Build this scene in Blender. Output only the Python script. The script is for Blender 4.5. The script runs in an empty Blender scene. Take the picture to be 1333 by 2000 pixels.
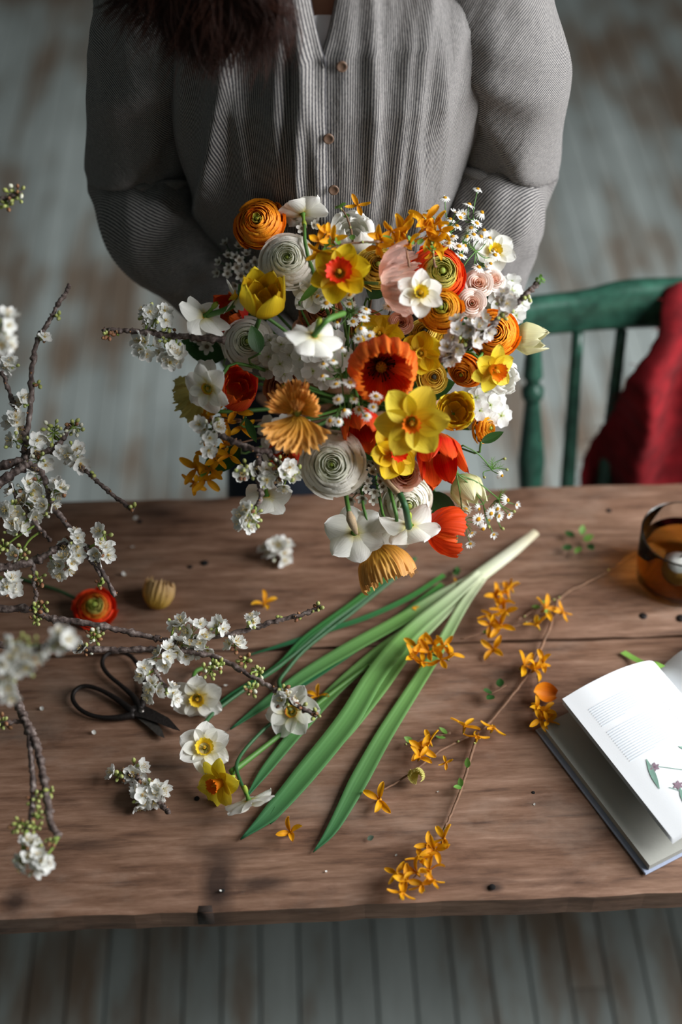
import bpy, math, random
import numpy as np
from mathutils import Vector, Matrix

random.seed(7); RNG = np.random.default_rng(7)
scene = bpy.context.scene
COL = scene.collection
PI = math.pi
R = math.radians

# ------------------------------------------------------------------ camera
CAM_H = 2.15
PITCH = R(46)
FPX = 50/36*2000
CAM = np.array([0, 0, CAM_H])
FW = np.array([0, math.cos(PITCH), -math.sin(PITCH)])
RT = np.array([1.0, 0, 0])
UP = np.array([0, math.sin(PITCH), math.cos(PITCH)])
cd = bpy.data.cameras.new('camera'); cam = bpy.data.objects.new('camera', cd); COL.objects.link(cam)
cam.location = CAM; cam.rotation_euler = (PI/2-PITCH, 0, 0)
cd.lens = 50; cd.sensor_width = 36; cd.sensor_fit = 'AUTO'
cd.clip_start = 0.02
cd.dof.use_dof = True; cd.dof.focus_distance = 1.62; cd.dof.aperture_fstop = 1.5
scene.camera = cam
# ------------------------------------------------------------------ world and light
w = bpy.data.worlds.new('world'); scene.world = w; w.use_nodes = True
bg = w.node_tree.nodes['Background']; bg.inputs[0].default_value = (0.62, 0.78, 0.85, 1); bg.inputs[1].default_value = 0.10
def area(name, loc, target, sx, sy, power, col):
    l = bpy.data.lights.new(name, 'AREA'); l.shape = 'RECTANGLE'; l.size = sx; l.size_y = sy; l.energy = power; l.color = col
    o = bpy.data.objects.new(name, l); COL.objects.link(o); o.location = loc
    o.rotation_euler = (Vector(target)-Vector(loc)).to_track_quat('-Z', 'Y').to_euler()
    return o
area('window_light', (1.90, 0.95, 1.98), (0, 1.25, 0.95), 1.5, 1.4, 98, (0.97, 0.985, 1.0))
vs = scene.view_settings
scene.display_settings.display_device = 'sRGB'
vs.view_transform = 'Standard'; vs.look = 'None'; vs.exposure = 0.12; vs.gamma = 1.0; vs.use_curve_mapping = False

# ------------------------------------------------------------------ coordinates
def P(px, py, d):
    return CAM + d*(FW + (px-666.5)/FPX*RT - (py-1000)/FPX*UP)
def PZ(px, py, z):
    r = P(px, py, 1)-CAM
    return CAM + r*((z-CAM_H)/r[2])
def PF(px, py, y):
    r = P(px, py, 1)-CAM
    return CAM + r*(y/r[1])
def depth(p): return float(np.dot(np.asarray(p)-CAM, FW))
def mpp(d): return d/FPX                      # metres per pixel at axis depth d
def nrm(v):
    v = np.asarray(v, float); return v/max(1e-9, np.linalg.norm(v))
def img_dir(a, b, c): return nrm(a*RT + b*UP - c*FW)   # right, up, towards the viewer
def frame(n, spin=0.0):
    z = nrm(n); ref = UP if abs(np.dot(z, UP)) < .95 else RT
    x = nrm(np.cross(ref, z)); y = np.cross(z, x)
    c, s = math.cos(spin), math.sin(spin)
    x2 = c*x+s*y; y2 = -s*x+c*y
    return Matrix(((x2[0], y2[0], z[0]), (x2[1], y2[1], z[1]), (x2[2], y2[2], z[2]))).to_4x4()
def xform(loc, n, spin=0.0, s=1.0):
    return Matrix.Translation(Vector(loc)) @ frame(n, spin) @ Matrix.Scale(s, 4)
def rz(a): return Matrix.Rotation(a, 4, 'Z')
def rx(a): return Matrix.Rotation(a, 4, 'X')
def ry(a): return Matrix.Rotation(a, 4, 'Y')
def tr(x, y, z): return Matrix.Translation((x, y, z))
def sc(s): return Matrix.Scale(s, 4)

# ------------------------------------------------------------------ objects
def tag(o, label=None, cat=None, group=None, kind=None):
    if label: o['label'] = label
    if cat: o['category'] = cat
    if group: o['group'] = group
    if kind: o['kind'] = kind
    return o
def empty(name, M=None, label=None, cat=None, group=None):
    o = bpy.data.objects.new(name, None); COL.objects.link(o); o.empty_display_size = .01
    if M is not None: o.matrix_world = M
    return tag(o, label, cat, group)
def obj(name, me, parent=None, M=None, label=None, cat=None, group=None, kind=None):
    o = bpy.data.objects.new(name, me); COL.objects.link(o)
    if parent is not None: o.parent = parent
    if M is not None: o.matrix_basis = M
    return tag(o, label, cat, group, kind)
def inv_root(root): return np.array(root.matrix_basis.inverted())
def tolocal(root, pts):
    m = inv_root(root); p = np.asarray(pts, float)
    return p@m[:3, :3].T + m[:3, 3]

# ------------------------------------------------------------------ mesh pieces: (verts, faces, uvs per vertex)
def grid(f, nu, nv, wrap=False):
    u = np.linspace(-1, 1, nu+1); v = np.linspace(0, 1, nv+1)
    V, U = np.meshgrid(v, u, indexing='ij')
    x, y, z = f(U, V)
    x, y, z = [np.broadcast_to(a, U.shape) for a in (x, y, z)]
    vs_ = np.stack([x, y, z], -1).reshape(-1, 3)
    uv = np.stack([U*.5+.5, V], -1).reshape(-1, 2)
    i = np.arange(nu); j = np.arange(nv)
    I, J = np.meshgrid(i, j)
    a = (J*(nu+1)+I).ravel()
    fs = np.stack([a, a+1, a+nu+2, a+nu+1], -1)
    return [vs_, fs.tolist(), uv]
def tube(pts, rad, sides=6, cap=True, flat=1.0, uvlen=False):
    p = np.asarray(pts, float); n = len(p)
    rad = np.broadcast_to(np.asarray(rad, float), (n,))
    t = np.gradient(p, axis=0); t /= np.maximum(1e-9, np.linalg.norm(t, axis=1))[:, None]
    ref = np.array([0, 0, 1.0]) if abs(t[0][2]) < .9 else np.array([1.0, 0, 0])
    x = nrm(np.cross(ref, t[0])); fr = []
    for k in range(n):
        x = x-np.dot(x, t[k])*t[k]; x = nrm(x); fr.append((x, np.cross(t[k], x)))
    a = np.linspace(0, 2*PI, sides, endpoint=False)
    vs_ = []; uv = []
    L = np.concatenate([[0], np.cumsum(np.linalg.norm(np.diff(p, axis=0), axis=1))])
    if not uvlen: L = L/max(1e-9, L[-1])
    for k in range(n):
        vs_.append(p[k]+rad[k]*(np.cos(a)[:, None]*fr[k][0]+flat*np.sin(a)[:, None]*fr[k][1]))
        uv.append(np.stack([a/(2*PI), np.full(sides, L[k])], -1))
    fs = []
    for k in range(n-1):
        for s in range(sides):
            s2 = (s+1) % sides
            fs.append([k*sides+s, k*sides+s2, (k+1)*sides+s2, (k+1)*sides+s])
    vs_ = np.concatenate(vs_); uv = np.concatenate(uv)
    if cap:
        fs.append(list(range(sides))[::-1]); fs.append(list(range((n-1)*sides, n*sides)))
    return [vs_, fs, uv]
def lathe(prof, seg=24, cap=False):
    pr = np.asarray(prof, float); n = len(pr)
    a = np.linspace(0, 2*PI, seg, endpoint=False)
    vs_ = np.concatenate([np.stack([r*np.cos(a), r*np.sin(a), np.full(seg, z)], -1) for r, z in pr])
    uv = np.concatenate([np.stack([a/(2*PI), np.full(seg, k/max(1, n-1))], -1) for k in range(n)])
    fs = []
    for k in range(n-1):
        for s in range(seg):
            s2 = (s+1) % seg
            fs.append([k*seg+s, k*seg+s2, (k+1)*seg+s2, (k+1)*seg+s])
    if cap:
        fs.append(list(range(seg))[::-1]); fs.append(list(range((n-1)*seg, n*seg)))
    return [vs_, fs, uv]
def ball(r=1, seg=10, rings=7, sz=1.0, c=(0, 0, 0)):
    th = np.linspace(.02, PI-.02, rings)
    g = lathe([(r*math.sin(t), -r*sz*math.cos(t)) for t in th], seg, True)
    g[0] = g[0]+np.array(c); return g
def box(x0, x1, y0, y1, z0, z1, bev=0.0):
    b = bev
    prof = [(-1, -1), (1, -1), (1, 1), (-1, 1)]
    if b <= 0:
        v = np.array([[x, y, z] for z in (z0, z1) for x, y in ((x0, y0), (x1, y0), (x1, y1), (x0, y1))], float)
        f = [[3, 2, 1, 0], [4, 5, 6, 7], [0, 1, 5, 4], [1, 2, 6, 5], [2, 3, 7, 6], [3, 0, 4, 7]]
    else:
        v = []
        for z, i in ((z0, b), (z0+b, 0), (z1-b, 0), (z1, b)):
            v += [[x0+i, y0+i, z], [x1-i, y0+i, z], [x1-i, y1-i, z], [x0+i, y1-i, z]]
        v = np.array(v, float)
        f = [[3, 2, 1, 0], [12, 13, 14, 15]]
        for k in range(3):
            for s in range(4):
                s2 = (s+1) % 4
                f.append([k*4+s, k*4+s2, k*4+4+s2, k*4+4+s])
    return [v, f, v[:, :2].copy()]
def moved(g, M):
    m = np.array(M); return [np.asarray(g[0])@m[:3, :3].T+m[:3, 3], g[1], g[2]]
def merge(gs):
    vs_, fs, uv, n = [], [], [], 0
    for g in gs:
        vs_.append(g[0]); uv.append(g[2]); fs += [[i+n for i in f] for f in g[1]]; n += len(g[0])
    return [np.concatenate(vs_), fs, np.concatenate(uv)]
def mesh(name, g, mat, smooth=True):
    me = bpy.data.meshes.new(name)
    me.from_pydata(np.asarray(g[0]).tolist(), [], g[1])
    uvl = me.uv_layers.new(name='UVMap')
    idx = np.empty(len(me.loops), dtype=np.int32); me.loops.foreach_get('vertex_index', idx)
    uvl.data.foreach_set('uv', np.asarray(g[2], np.float32)[idx].ravel())
    if smooth: me.polygons.foreach_set('use_smooth', np.ones(len(me.polygons), dtype=bool))
    me.materials.append(mat); me.update()
    return me
def spline(pts, n=24):
    p = np.asarray(pts, float)
    if len(p) == 2:
        t = np.linspace(0, 1, n)[:, None]; return p[0]*(1-t)+p[1]*t
    q = np.concatenate([[2*p[0]-p[1]], p, [2*p[-1]-p[-2]]])
    out = []
    for t in np.linspace(0, len(p)-1-1e-6, n):
        k = int(t); s = t-k; a, b, c, d = q[k], q[k+1], q[k+2], q[k+3]
        out.append(.5*((2*b)+(-a+c)*s+(2*a-5*b+4*c-d)*s*s+(-a+3*b-3*c+d)*s**3))
    return np.array(out)
def lerp(a, b, t): return a+(b-a)*t
def uni(a, b): return random.uniform(a, b)

# ------------------------------------------------------------------ materials
def lin(h):
    h = h.lstrip('#'); o = []
    for i in (0, 2, 4):
        c = int(h[i:i+2], 16)/255
        o.append(c/12.92 if c <= .04045 else ((c+.055)/1.055)**2.4)
    return (*o, 1.0)
MATS = {}
def newmat(name):
    m = bpy.data.materials.new(name); m.use_nodes = True
    nt = m.node_tree; b = nt.nodes['Principled BSDF']
    return m, nt, b
def N(nt, t, **kw):
    n = nt.nodes.new(t)
    for k, v in kw.items(): setattr(n, k, v)
    return n
def ramp(nt, stops, interp='LINEAR'):
    r = N(nt, 'ShaderNodeValToRGB'); r.color_ramp.interpolation = interp
    e = r.color_ramp.elements
    while len(e) < len(stops): e.new(.5)
    for i, (p, c) in enumerate(stops):
        e[i].position = p; e[i].color = c if len(c) == 4 else (*c, 1)
    return r
def plain(name, col, rough=.5, metal=0.0, bump=0.0, bscale=200, vary=0.0, spec=.4):
    if name in MATS: return MATS[name]
    m, nt, b = newmat(name)
    b.inputs['Roughness'].default_value = rough; b.inputs['Metallic'].default_value = metal
    b.inputs['Specular IOR Level'].default_value = spec
    c = lin(col); b.inputs['Base Color'].default_value = c
    tc = N(nt, 'ShaderNodeTexCoord'); nz = N(nt, 'ShaderNodeTexNoise')
    nz.inputs['Scale'].default_value = bscale; nz.inputs['Detail'].default_value = 4
    nt.links.new(tc.outputs['Object'], nz.inputs['Vector'])
    if vary > 0:
        r = ramp(nt, [(.3, [x*(1-vary) for x in c[:3]]), (.7, [min(1, x*(1+vary)) for x in c[:3]])])
        nt.links.new(nz.outputs['Fac'], r.inputs['Fac']); nt.links.new(r.outputs['Color'], b.inputs['Base Color'])
    if bump > 0:
        bp = N(nt, 'ShaderNodeBump'); bp.inputs['Strength'].default_value = bump; bp.inputs['Distance'].default_value = .002
        nt.links.new(nz.outputs['Fac'], bp.inputs['Height']); nt.links.new(bp.outputs['Normal'], b.inputs['Normal'])
    MATS[name] = m; return m
def petal(name, base, mid, tip, streak=.18, trans=.3, rough=.55, mp=.45, bump=.25, freq=26):
    """petal colour along its length, fine veins along it, some light passing through"""
    if name in MATS: return MATS[name]
    m, nt, b = newmat(name); L = nt.links
    uv = N(nt, 'ShaderNodeUVMap'); sp = N(nt, 'ShaderNodeSeparateXYZ'); L.new(uv.outputs[0], sp.inputs[0])
    r = ramp(nt, [(0.0, lin(base)), (mp, lin(mid)), (1.0, lin(tip))]); L.new(sp.outputs['Y'], r.inputs['Fac'])
    mp_ = N(nt, 'ShaderNodeMapping'); mp_.inputs['Scale'].default_value = (freq, 1.6, 1); L.new(uv.outputs[0], mp_.inputs['Vector'])
    oi = N(nt, 'ShaderNodeObjectInfo'); L.new(oi.outputs['Random'], mp_.inputs['Location'])
    nz = N(nt, 'ShaderNodeTexNoise'); nz.inputs['Scale'].default_value = 1.0; nz.inputs['Detail'].default_value = 3; L.new(mp_.outputs[0], nz.inputs['Vector'])
    hs = N(nt, 'ShaderNodeHueSaturation'); L.new(r.outputs['Color'], hs.inputs['Color'])
    mr = N(nt, 'ShaderNodeMapRange'); mr.inputs['From Min'].default_value = .3; mr.inputs['From Max'].default_value = .7
    mr.inputs['To Min'].default_value = 1-streak; mr.inputs['To Max'].default_value = 1+streak*.6
    L.new(nz.outputs['Fac'], mr.inputs['Value']); L.new(mr.outputs[0], hs.inputs['Value'])
    mh = N(nt, 'ShaderNodeMapRange'); mh.inputs['To Min'].default_value = .493; mh.inputs['To Max'].default_value = .507
    L.new(oi.outputs['Random'], mh.inputs['Value']); L.new(mh.outputs[0], hs.inputs['Hue'])
    L.new(hs.outputs['Color'], b.inputs['Base Color']); b.inputs['Roughness'].default_value = rough
    b.inputs['Specular IOR Level'].default_value = .25
    bp = N(nt, 'ShaderNodeBump'); bp.inputs['Strength'].default_value = bump; bp.inputs['Distance'].default_value = .0015
    L.new(nz.outputs['Fac'], bp.inputs['Height']); L.new(bp.outputs['Normal'], b.inputs['Normal'])
    tl = N(nt, 'ShaderNodeBsdfTranslucent'); L.new(hs.outputs['Color'], tl.inputs['Color'])
    mx = N(nt, 'ShaderNodeMixShader'); mx.inputs['Fac'].default_value = trans
    L.new(b.outputs[0], mx.inputs[1]); L.new(tl.outputs[0], mx.inputs[2]); L.new(mx.outputs[0], nt.nodes['Material Output'].inputs['Surface'])
    MATS[name] = m; return m
# ================================================================== SETTING: painted floor
def floor_mat():
    m, nt, b = newmat('painted_floor'); L = nt.links
    g = N(nt, 'ShaderNodeNewGeometry'); oi = N(nt, 'ShaderNodeObjectInfo')
    mp = N(nt, 'ShaderNodeMapping'); mp.inputs['Scale'].default_value = (9, 1.6, 1); L.new(g.outputs['Position'], mp.inputs['Vector'])
    n1 = N(nt, 'ShaderNodeTexNoise'); n1.inputs['Scale'].default_value = 1.3; n1.inputs['Detail'].default_value = 8; n1.inputs['Roughness'].default_value = .62
    L.new(mp.outputs[0], n1.inputs['Vector'])
    n2 = N(nt, 'ShaderNodeTexNoise'); n2.inputs['Scale'].default_value = 1.6; n2.inputs['Detail'].default_value = 3
    L.new(g.outputs['Position'], n2.inputs['Vector'])
    ad = N(nt, 'ShaderNodeMath', operation='ADD'); L.new(n1.outputs['Fac'], ad.inputs[0]); L.new(n2.outputs['Fac'], ad.inputs[1])
    r = ramp(nt, [(.47, lin('#8d7b6a')), (.53, lin('#a29d93')), (.58, lin('#b4bcb8')), (.68, lin('#c6cfcc'))])
    h = N(nt, 'ShaderNodeMath', operation='MULTIPLY'); h.inputs[1].default_value = .58
    L.new(ad.outputs[0], h.inputs[0]); L.new(h.outputs[0], r.inputs['Fac'])
    hs = N(nt, 'ShaderNodeHueSaturation'); L.new(r.outputs['Color'], hs.inputs['Color'])
    mr = N(nt, 'ShaderNodeMapRange'); mr.inputs['To Min'].default_value = .82; mr.inputs['To Max'].default_value = 1.06
    L.new(oi.outputs['Random'], mr.inputs['Value']); L.new(mr.outputs[0], hs.inputs['Value'])
    L.new(hs.outputs['Color'], b.inputs['Base Color']); b.inputs['Roughness'].default_value = .5
    bp = N(nt, 'ShaderNodeBump'); bp.inputs['Strength'].default_value = .3; bp.inputs['Distance'].default_value = .002
    L.new(n1.outputs['Fac'], bp.inputs['Height']); L.new(bp.outputs['Normal'], b.inputs['Normal'])
    return m
FM = floor_mat()
Mfl = Matrix.Translation((0, 2.0, 0)) @ rz(R(2.5))
floor = obj('floor', mesh('floor', box(-2.3, 2.3, -3.6, 3.6, -.06, -.022), plain('subfloor', '#2a241f', .9, bump=.2)), None, Mfl, kind='structure')
PW = .0615
plank_cache = {}
for k in range(70):
    x = -2.26+k*PW; y = -3.6+uni(-1.2, 0)
    while y < 3.6:
        ln = uni(1.5, 2.3); y0, y1 = max(y, -3.6), min(y+ln, 3.6)
        if y1-y0 > .05:
            me = mesh('plank', box(0, PW-.0032, y0+.001, y1-.001, -.022, uni(-.0016, 0), .0012), FM, False)
            obj('plank', me, floor, tr(x, 0, 0))
        y += ln

WALLM = plain('limewashed_wall', '#6f7674', .9, bump=.2, bscale=12, vary=.05)
def struct(name, g, mat=None): return obj(name, mesh(name, g, mat or WALLM, False), None, Mfl, kind='structure')
struct('wall_back', box(-2.3, 2.3, 3.6, 3.7, 0, 2.9)); struct('wall_front', box(-2.3, 2.3, -3.7, -3.6, 0, 2.9)); struct('wall_left', box(-2.4, -2.3, -3.7, 3.7, 0, 2.9))
struct('wall_right', merge([box(2.0, 2.1, -3.7, -1.96, 0, 2.9), box(2.0, 2.1, -.30, 3.7, 0, 2.9), box(2.0, 2.1, -1.96, -.30, 0, 1.2), box(2.0, 2.1, -1.96, -.30, 2.76, 2.9)]))
struct('ceiling', box(-2.4, 2.4, -3.7, 3.7, 2.9, 3.0))
wf = struct('window_1', merge([box(2.02, 2.08, -1.96, -1.90, 1.2, 2.76), box(2.02, 2.08, -.36, -.30, 1.2, 2.76), box(2.02, 2.08, -1.90, -.36, 1.2, 1.26), box(2.02, 2.08, -1.90, -.36, 2.70, 2.76)]), plain('white_window_paint', '#d9d9d4', .5, bump=.1))
# ================================================================== TABLE
def table_mat(dark=1.0):
    m, nt, b = newmat('old_table_wood'); L = nt.links
    tc = N(nt, 'ShaderNodeTexCoord'); oi = N(nt, 'ShaderNodeObjectInfo')
    va = N(nt, 'ShaderNodeVectorMath', operation='ADD'); L.new(tc.outputs['Object'], va.inputs[0]); L.new(oi.outputs['Random'], va.inputs[1])
    def noise(sx, sy, s, det, dist=0.0):
        mp = N(nt, 'ShaderNodeMapping'); mp.inputs['Scale'].default_value = (sx, sy, sy); L.new(va.outputs[0], mp.inputs['Vector'])
        n = N(nt, 'ShaderNodeTexNoise'); n.inputs['Scale'].default_value = s; n.inputs['Detail'].default_value = det
        n.inputs['Roughness'].default_value = .65; n.inputs['Distortion'].default_value = dist; L.new(mp.outputs[0], n.inputs['Vector']); return n
    grain = noise(2.0, 17, 6, 12, .2); blot = noise(1.2, 3.2, 5, 7, .3); wear = noise(.6, 1.0, 11, 6)
    r1 = ramp(nt, [(.28, lin('#4f382c')), (.45, lin('#775946')), (.6, lin('#8a6b58')), (.78, lin('#a88a76'))]); L.new(grain.outputs['Fac'], r1.inputs['Fac'])
    r2 = ramp(nt, [(.30, (.30, .25, .23)), (.46, (.85, .80, .78)), (.60, (1.0, 1.0, 1.0)), (.72, (1.12, 1.12, 1.12))]); L.new(blot.outputs['Fac'], r2.inputs['Fac'])
    mu = N(nt, 'ShaderNodeMix', data_type='RGBA', blend_type='MULTIPLY'); mu.inputs[0].default_value = .8
    L.new(r1.outputs['Color'], mu.inputs[6]); L.new(r2.outputs['Color'], mu.inputs[7])
    r3 = ramp(nt, [(.52, (0, 0, 0)), (.72, (.28, .28, .28))]); L.new(wear.outputs['Fac'], r3.inputs['Fac'])
    mw = N(nt, 'ShaderNodeMix', data_type='RGBA', blend_type='MIX'); L.new(r3.outputs['Color'], mw.inputs[0])
    L.new(mu.outputs[2], mw.inputs[6]); mw.inputs[7].default_value = lin('#a89688')
    # old stains and burns with their own shape: worn into this very board
    last = mw.outputs[2]
    for (px, py, sx, sy, amt) in ((425, 1722, .022, .045, .85), (430, 1660, .05, .02, .45), (300, 1000, .05, .03, .6), (505, 1725, .035, .012, .7),
                                  (30, 1760, .02, .02, .8), (965, 1733, .012, .006, .8), (1250, 1500, .03, .016, .3), (470, 1600, .09, .008, .4),
                                  (235, 1345, .14, .012, .35), (160, 1650, .05, .012, .4), (1120, 1480, .012, .03, .3), (855, 1105, .05, .01, .3)):
        q = np.array(TABI @ Vector(PZ(px, py, .75)))
        mp = N(nt, 'ShaderNodeMapping', vector_type='POINT'); mp.inputs['Scale'].default_value = (1/sx, 1/sy, 0)
        mp.inputs['Location'].default_value = (-q[0]/sx, -q[1]/sy, 0); L.new(tc.outputs['Object'], mp.inputs['Vector'])
        ln = N(nt, 'ShaderNodeVectorMath', operation='LENGTH'); L.new(mp.outputs[0], ln.inputs[0])
        ad = N(nt, 'ShaderNodeMath', operation='MULTIPLY_ADD'); L.new(wear.outputs['Fac'], ad.inputs[0]); ad.inputs[1].default_value = 1.6; L.new(ln.outputs['Value'], ad.inputs[2])
        mr = N(nt, 'ShaderNodeMapRange'); mr.inputs['From Min'].default_value = 1.1; mr.inputs['From Max'].default_value = 1.9
        mr.inputs['To Min'].default_value = amt; mr.inputs['To Max'].default_value = 0; L.new(ad.outputs[0], mr.inputs['Value'])
        mx = N(nt, 'ShaderNodeMix', data_type='RGBA'); L.new(mr.outputs[0], mx.inputs[0]); L.new(last, mx.inputs[6]); mx.inputs[7].default_value = lin('#241814'); last = mx.outputs[2]
    L.new(last, b.inputs['Base Color']); b.inputs['Roughness'].default_value = .62; b.inputs['Specular IOR Level'].default_value = .3
    bp = N(nt, 'ShaderNodeBump'); bp.inputs['Strength'].default_value = .35; bp.inputs['Distance'].default_value = .0018
    L.new(grain.outputs['Fac'], bp.inputs['Height']); L.new(bp.outputs['Normal'], b.inputs['Normal'])
    return m
TAB = Matrix.Translation((0, 1.39, 0.75)) @ rz(R(2.4))
TABI = TAB.inverted()
TM = table_mat()
table = empty('table', Matrix.Translation((0, 1.39, 0)) @ rz(R(2.4)), 'long rustic table of two worn brown planks under the flowers', 'table')
def board(y0, y1, x0=-1.0, x1=1.5):  # unseen right end lengthened to shade the near floor
    nx, ny = 90, 10; rng = np.random.default_rng(int(abs(y0)*1000))
    def f(u, v): return lerp(x0, x1, (u+1)/2), lerp(y0, y1, v)+0*u, 0*u
    T = grid(f, nx, ny)
    x = T[0][:, 0]
    wob = lambda ph: .0009*np.sin(x*19+ph)+.0006*np.sin(x*61+2*ph)+.0005*np.sin(x*140+ph*3)
    yy = T[0][:, 1]; tt = (yy-y0)/(y1-y0)
    T[0][:, 1] = yy+wob(y0*9)*(1-tt)+wob(y1*9+2)*tt
    edge = np.minimum(tt, 1-tt)*(y1-y0)
    T[0][:, 2] = .0009*np.sin(x*9+y0*30)+.0007*np.sin(yy*60+x*4)
    for e in (0, 1):                                                 # rounded long edges
        near = (tt < .001) if e == 0 else (tt > .999)
        T[0][near, 2] -= .004
    B = [T[0].copy(), [f_[::-1] for f_ in T[1]], T[2]]; B[0][:, 2] = -.036
    n = len(T[0]); ring = [j for j in range(nx+1)]+[(k)*(nx+1)+nx for k in range(1, ny+1)]+[ny*(nx+1)+j for j in range(nx-1, -1, -1)]+[k*(nx+1) for k in range(ny-1, 0, -1)]
    fs = T[1]+[[i+n for i in q] for q in B[1]]
    for k in range(len(ring)):
        a, b_ = ring[k], ring[(k+1) % len(ring)]; fs.append([a, a+n, b_+n, b_])
    return [np.concatenate([T[0], B[0]]), fs, np.concatenate([T[2], B[2]])]
TOPM = tr(0, 0, .75)
obj('plank', mesh('plank', board(-.268, 0), TM, False), table, TOPM)
obj('plank', mesh('plank', board(-.627, -.2725), TM, False), table, TOPM)
obj('cross_batten', mesh('cross_batten', box(-.86, -.76, -.6, -.03, -.075, -.036, .004), TM, False), table, TOPM)
obj('cross_batten', mesh('cross_batten', box(1.25, 1.35, -.6, -.03, -.075, -.036, .004), TM, False), table, TOPM)
for x in (-.84, 1.30):
    for y in (-.57, -.10):
        obj('leg', mesh('leg', box(x-.035, x+.035, y-.035, y+.035, 0, .675, .006), TM, False), table)
IRON = plain('dark_iron', '#2b2624', .55, .6, bump=.3, bscale=300, vary=.2)
def on_table(px, py, z=0.0):
    return TABI @ Vector(PZ(px, py, .75+z))
for px, py, r_ in ((1257, 1204, 8), (1331, 1208, 9)):
    q = on_table(px, py); obj('bolt_head', mesh('bolt_head', ball(r_*mpp(1.8), 14, 8, .35), IRON), table, TOPM @ tr(q.x, q.y, .001))
HOLE = plain('hole_dark', '#0d0a09', .95, bump=.1)
for px, py, r_ in ((385, 1560, 5), (670, 1555, 4), (1042, 1549, 4), (273, 1020, 7), (372, 1108, 5), (400, 1100, 8), (435, 1740, 4), (962, 1733, 6), (1190, 998, 6)):
    q = on_table(px, py); obj('nail_hole', mesh('nail_hole', lathe([(.0001, .0012), (r_*.7*mpp(1.75), .0012), (r_*mpp(1.75), 0)], 10), HOLE), table, TOPM @ tr(q.x, q.y, .0006))
q = on_table(400, 1793)
obj('notch_shade', mesh('notch_shade', box(q.x-.009, q.x+.009, -.6282, -.618, -.032, -.004, .002), plain('notch_shade_dark', '#2c2019', .8, bump=.3)), table, TOPM)  # dark block added in place of the shaded notch in the edge

# ================================================================== CHAIR
GREEN = plain('chipped_green_paint', '#2d5546', .3, bump=.25, bscale=45, vary=.45, spec=.6)
chair = empty('chair', Matrix.Translation((.53, 1.45, 0)), 'green painted wooden spindle back chair behind the table at right', 'chair')
def cobj(name, g, mat=GREEN, smooth=True): return obj(name, mesh(name, [tolocal(chair, g[0]), g[1], g[2]], mat, smooth), chair)
def rail():
    xs = np.linspace(.215, .80, 40); sec = []
    prof = [(-.014, -.03), (-.017, -.022), (-.017, .016), (-.012, .025), (.0, .029), (.012, .025), (.017, .016), (.017, -.022), (.014, -.03)]
    vs_ = []; n = len(prof)
    for x in xs:
        t = (x-.507)/.293
        crest = .016*(1/(1+math.exp(-(x-.375)*75)))*(1/(1+math.exp((x-.64)*75)))
        yb = 1.612+.035*(1-t*t); s = 1-.5*max(0, abs(t)-.93)/.07
        for (py_, pz_) in prof:
            vs_.append((x, yb+py_*s, .876+pz_*s+(crest if pz_ > 0 else 0)))
    fs = []
    for k in range(len(xs)-1):
        for s in range(n):
            s2 = (s+1) % n; fs.append([k*n+s, k*n+s2, k*n+n+s2, k*n+n+s])
    fs.append(list(range(n))[::-1]); fs.append([(len(xs)-1)*n+s for s in range(n)])
    return [np.array(vs_), fs, np.array(vs_)[:, :2]]
cobj('crest_rail', rail())
def turned(a, b, prof):
    a, b = np.array(a), np.array(b); t = np.linspace(0, 1, 60)
    rad = np.interp(t, [p[0] for p in prof], [p[1] for p in prof])
    return tube(a+(b-a)*t[:, None], rad, 14)
POST = [(0, .011), (.1, .012), (.19, .0155), (.2, .0105), (.225, .0105), (.235, .017), (.27, .017), (.28, .0115), (.32, .0125), (.55, .0215), (.72, .0165), (.8, .0105), (.815, .0105), (.825, .0165), (.86, .0165), (.87, .012), (1, .012)]
def seat_pt(top, low): top, low = np.array(top), np.array(low); return top+(low-top)*((.455-top[2])/(low[2]-top[2]))
for i, (a, b) in enumerate([((1043, 645), (1038, 940)), ((1130, 645), (1110, 940)), ((1215, 645), (1181, 940)), ((1300, 650), (1264, 940)), ((1387, 655), (1360, 940)), ((1475, 660), (1470, 940))]):
    T = PF(*a, 1.615+.03*(1-((i-2.5)/2.5)**2)); B = seat_pt(T, PF(*b, 1.565))
    if i in (0, 5): cobj('back_post', turned(T, B, POST))
    else: cobj('spindle', tube(T+(B-T)*np.linspace(0, 1, 12)[:, None], np.interp(np.linspace(0, 1, 12), [0, .5, .8, 1], [.0085, .0115, .0125, .009]), 12))
def seat():
    def f(u, v):
        ang = u*PI; rr = np.sqrt(v)
        c = np.sign(np.cos(ang))*np.abs(np.cos(ang))**.6; s = np.sign(np.sin(ang))*np.abs(np.sin(ang))**.6
        return .53+.215*c*rr, 1.40+.205*s*rr, .455-.012*(1-rr**2)
    t = grid(f, 40, 8); s_ = grid(lambda u, v: (f(u, np.ones_like(u))[0], f(u, np.ones_like(u))[1], .455-.035*v), 40, 3)
    bt = grid(lambda u, v: (f(u, v)[0], f(u, v)[1], .42+0*u), 40, 2); return merge([t, s_, bt])
cobj('seat', seat())
legs = [((.38, 1.25, .42), (.35, 1.22, 0)), ((.68, 1.25, .42), (.71, 1.22, 0)), ((.39, 1.54, .42), (.36, 1.64, 0)), ((.67, 1.54, .42), (.70, 1.64, 0))]
for a, b in legs: cobj('leg', turned(a, b, [(0, .012), (.2, .019), (.45, .021), (.5, .013), (.53, .018), (.56, .013), (.8, .016), (1, .011)]))
for i, j in ((0, 2), (1, 3)):
    a = lerp(np.array(legs[i][0]), np.array(legs[i][1]), .6); b = lerp(np.array(legs[j][0]), np.array(legs[j][1]), .6)
    cobj('stretcher', tube(np.array([a, (a+b)/2, b]), [.008, .012, .008], 10))

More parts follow.
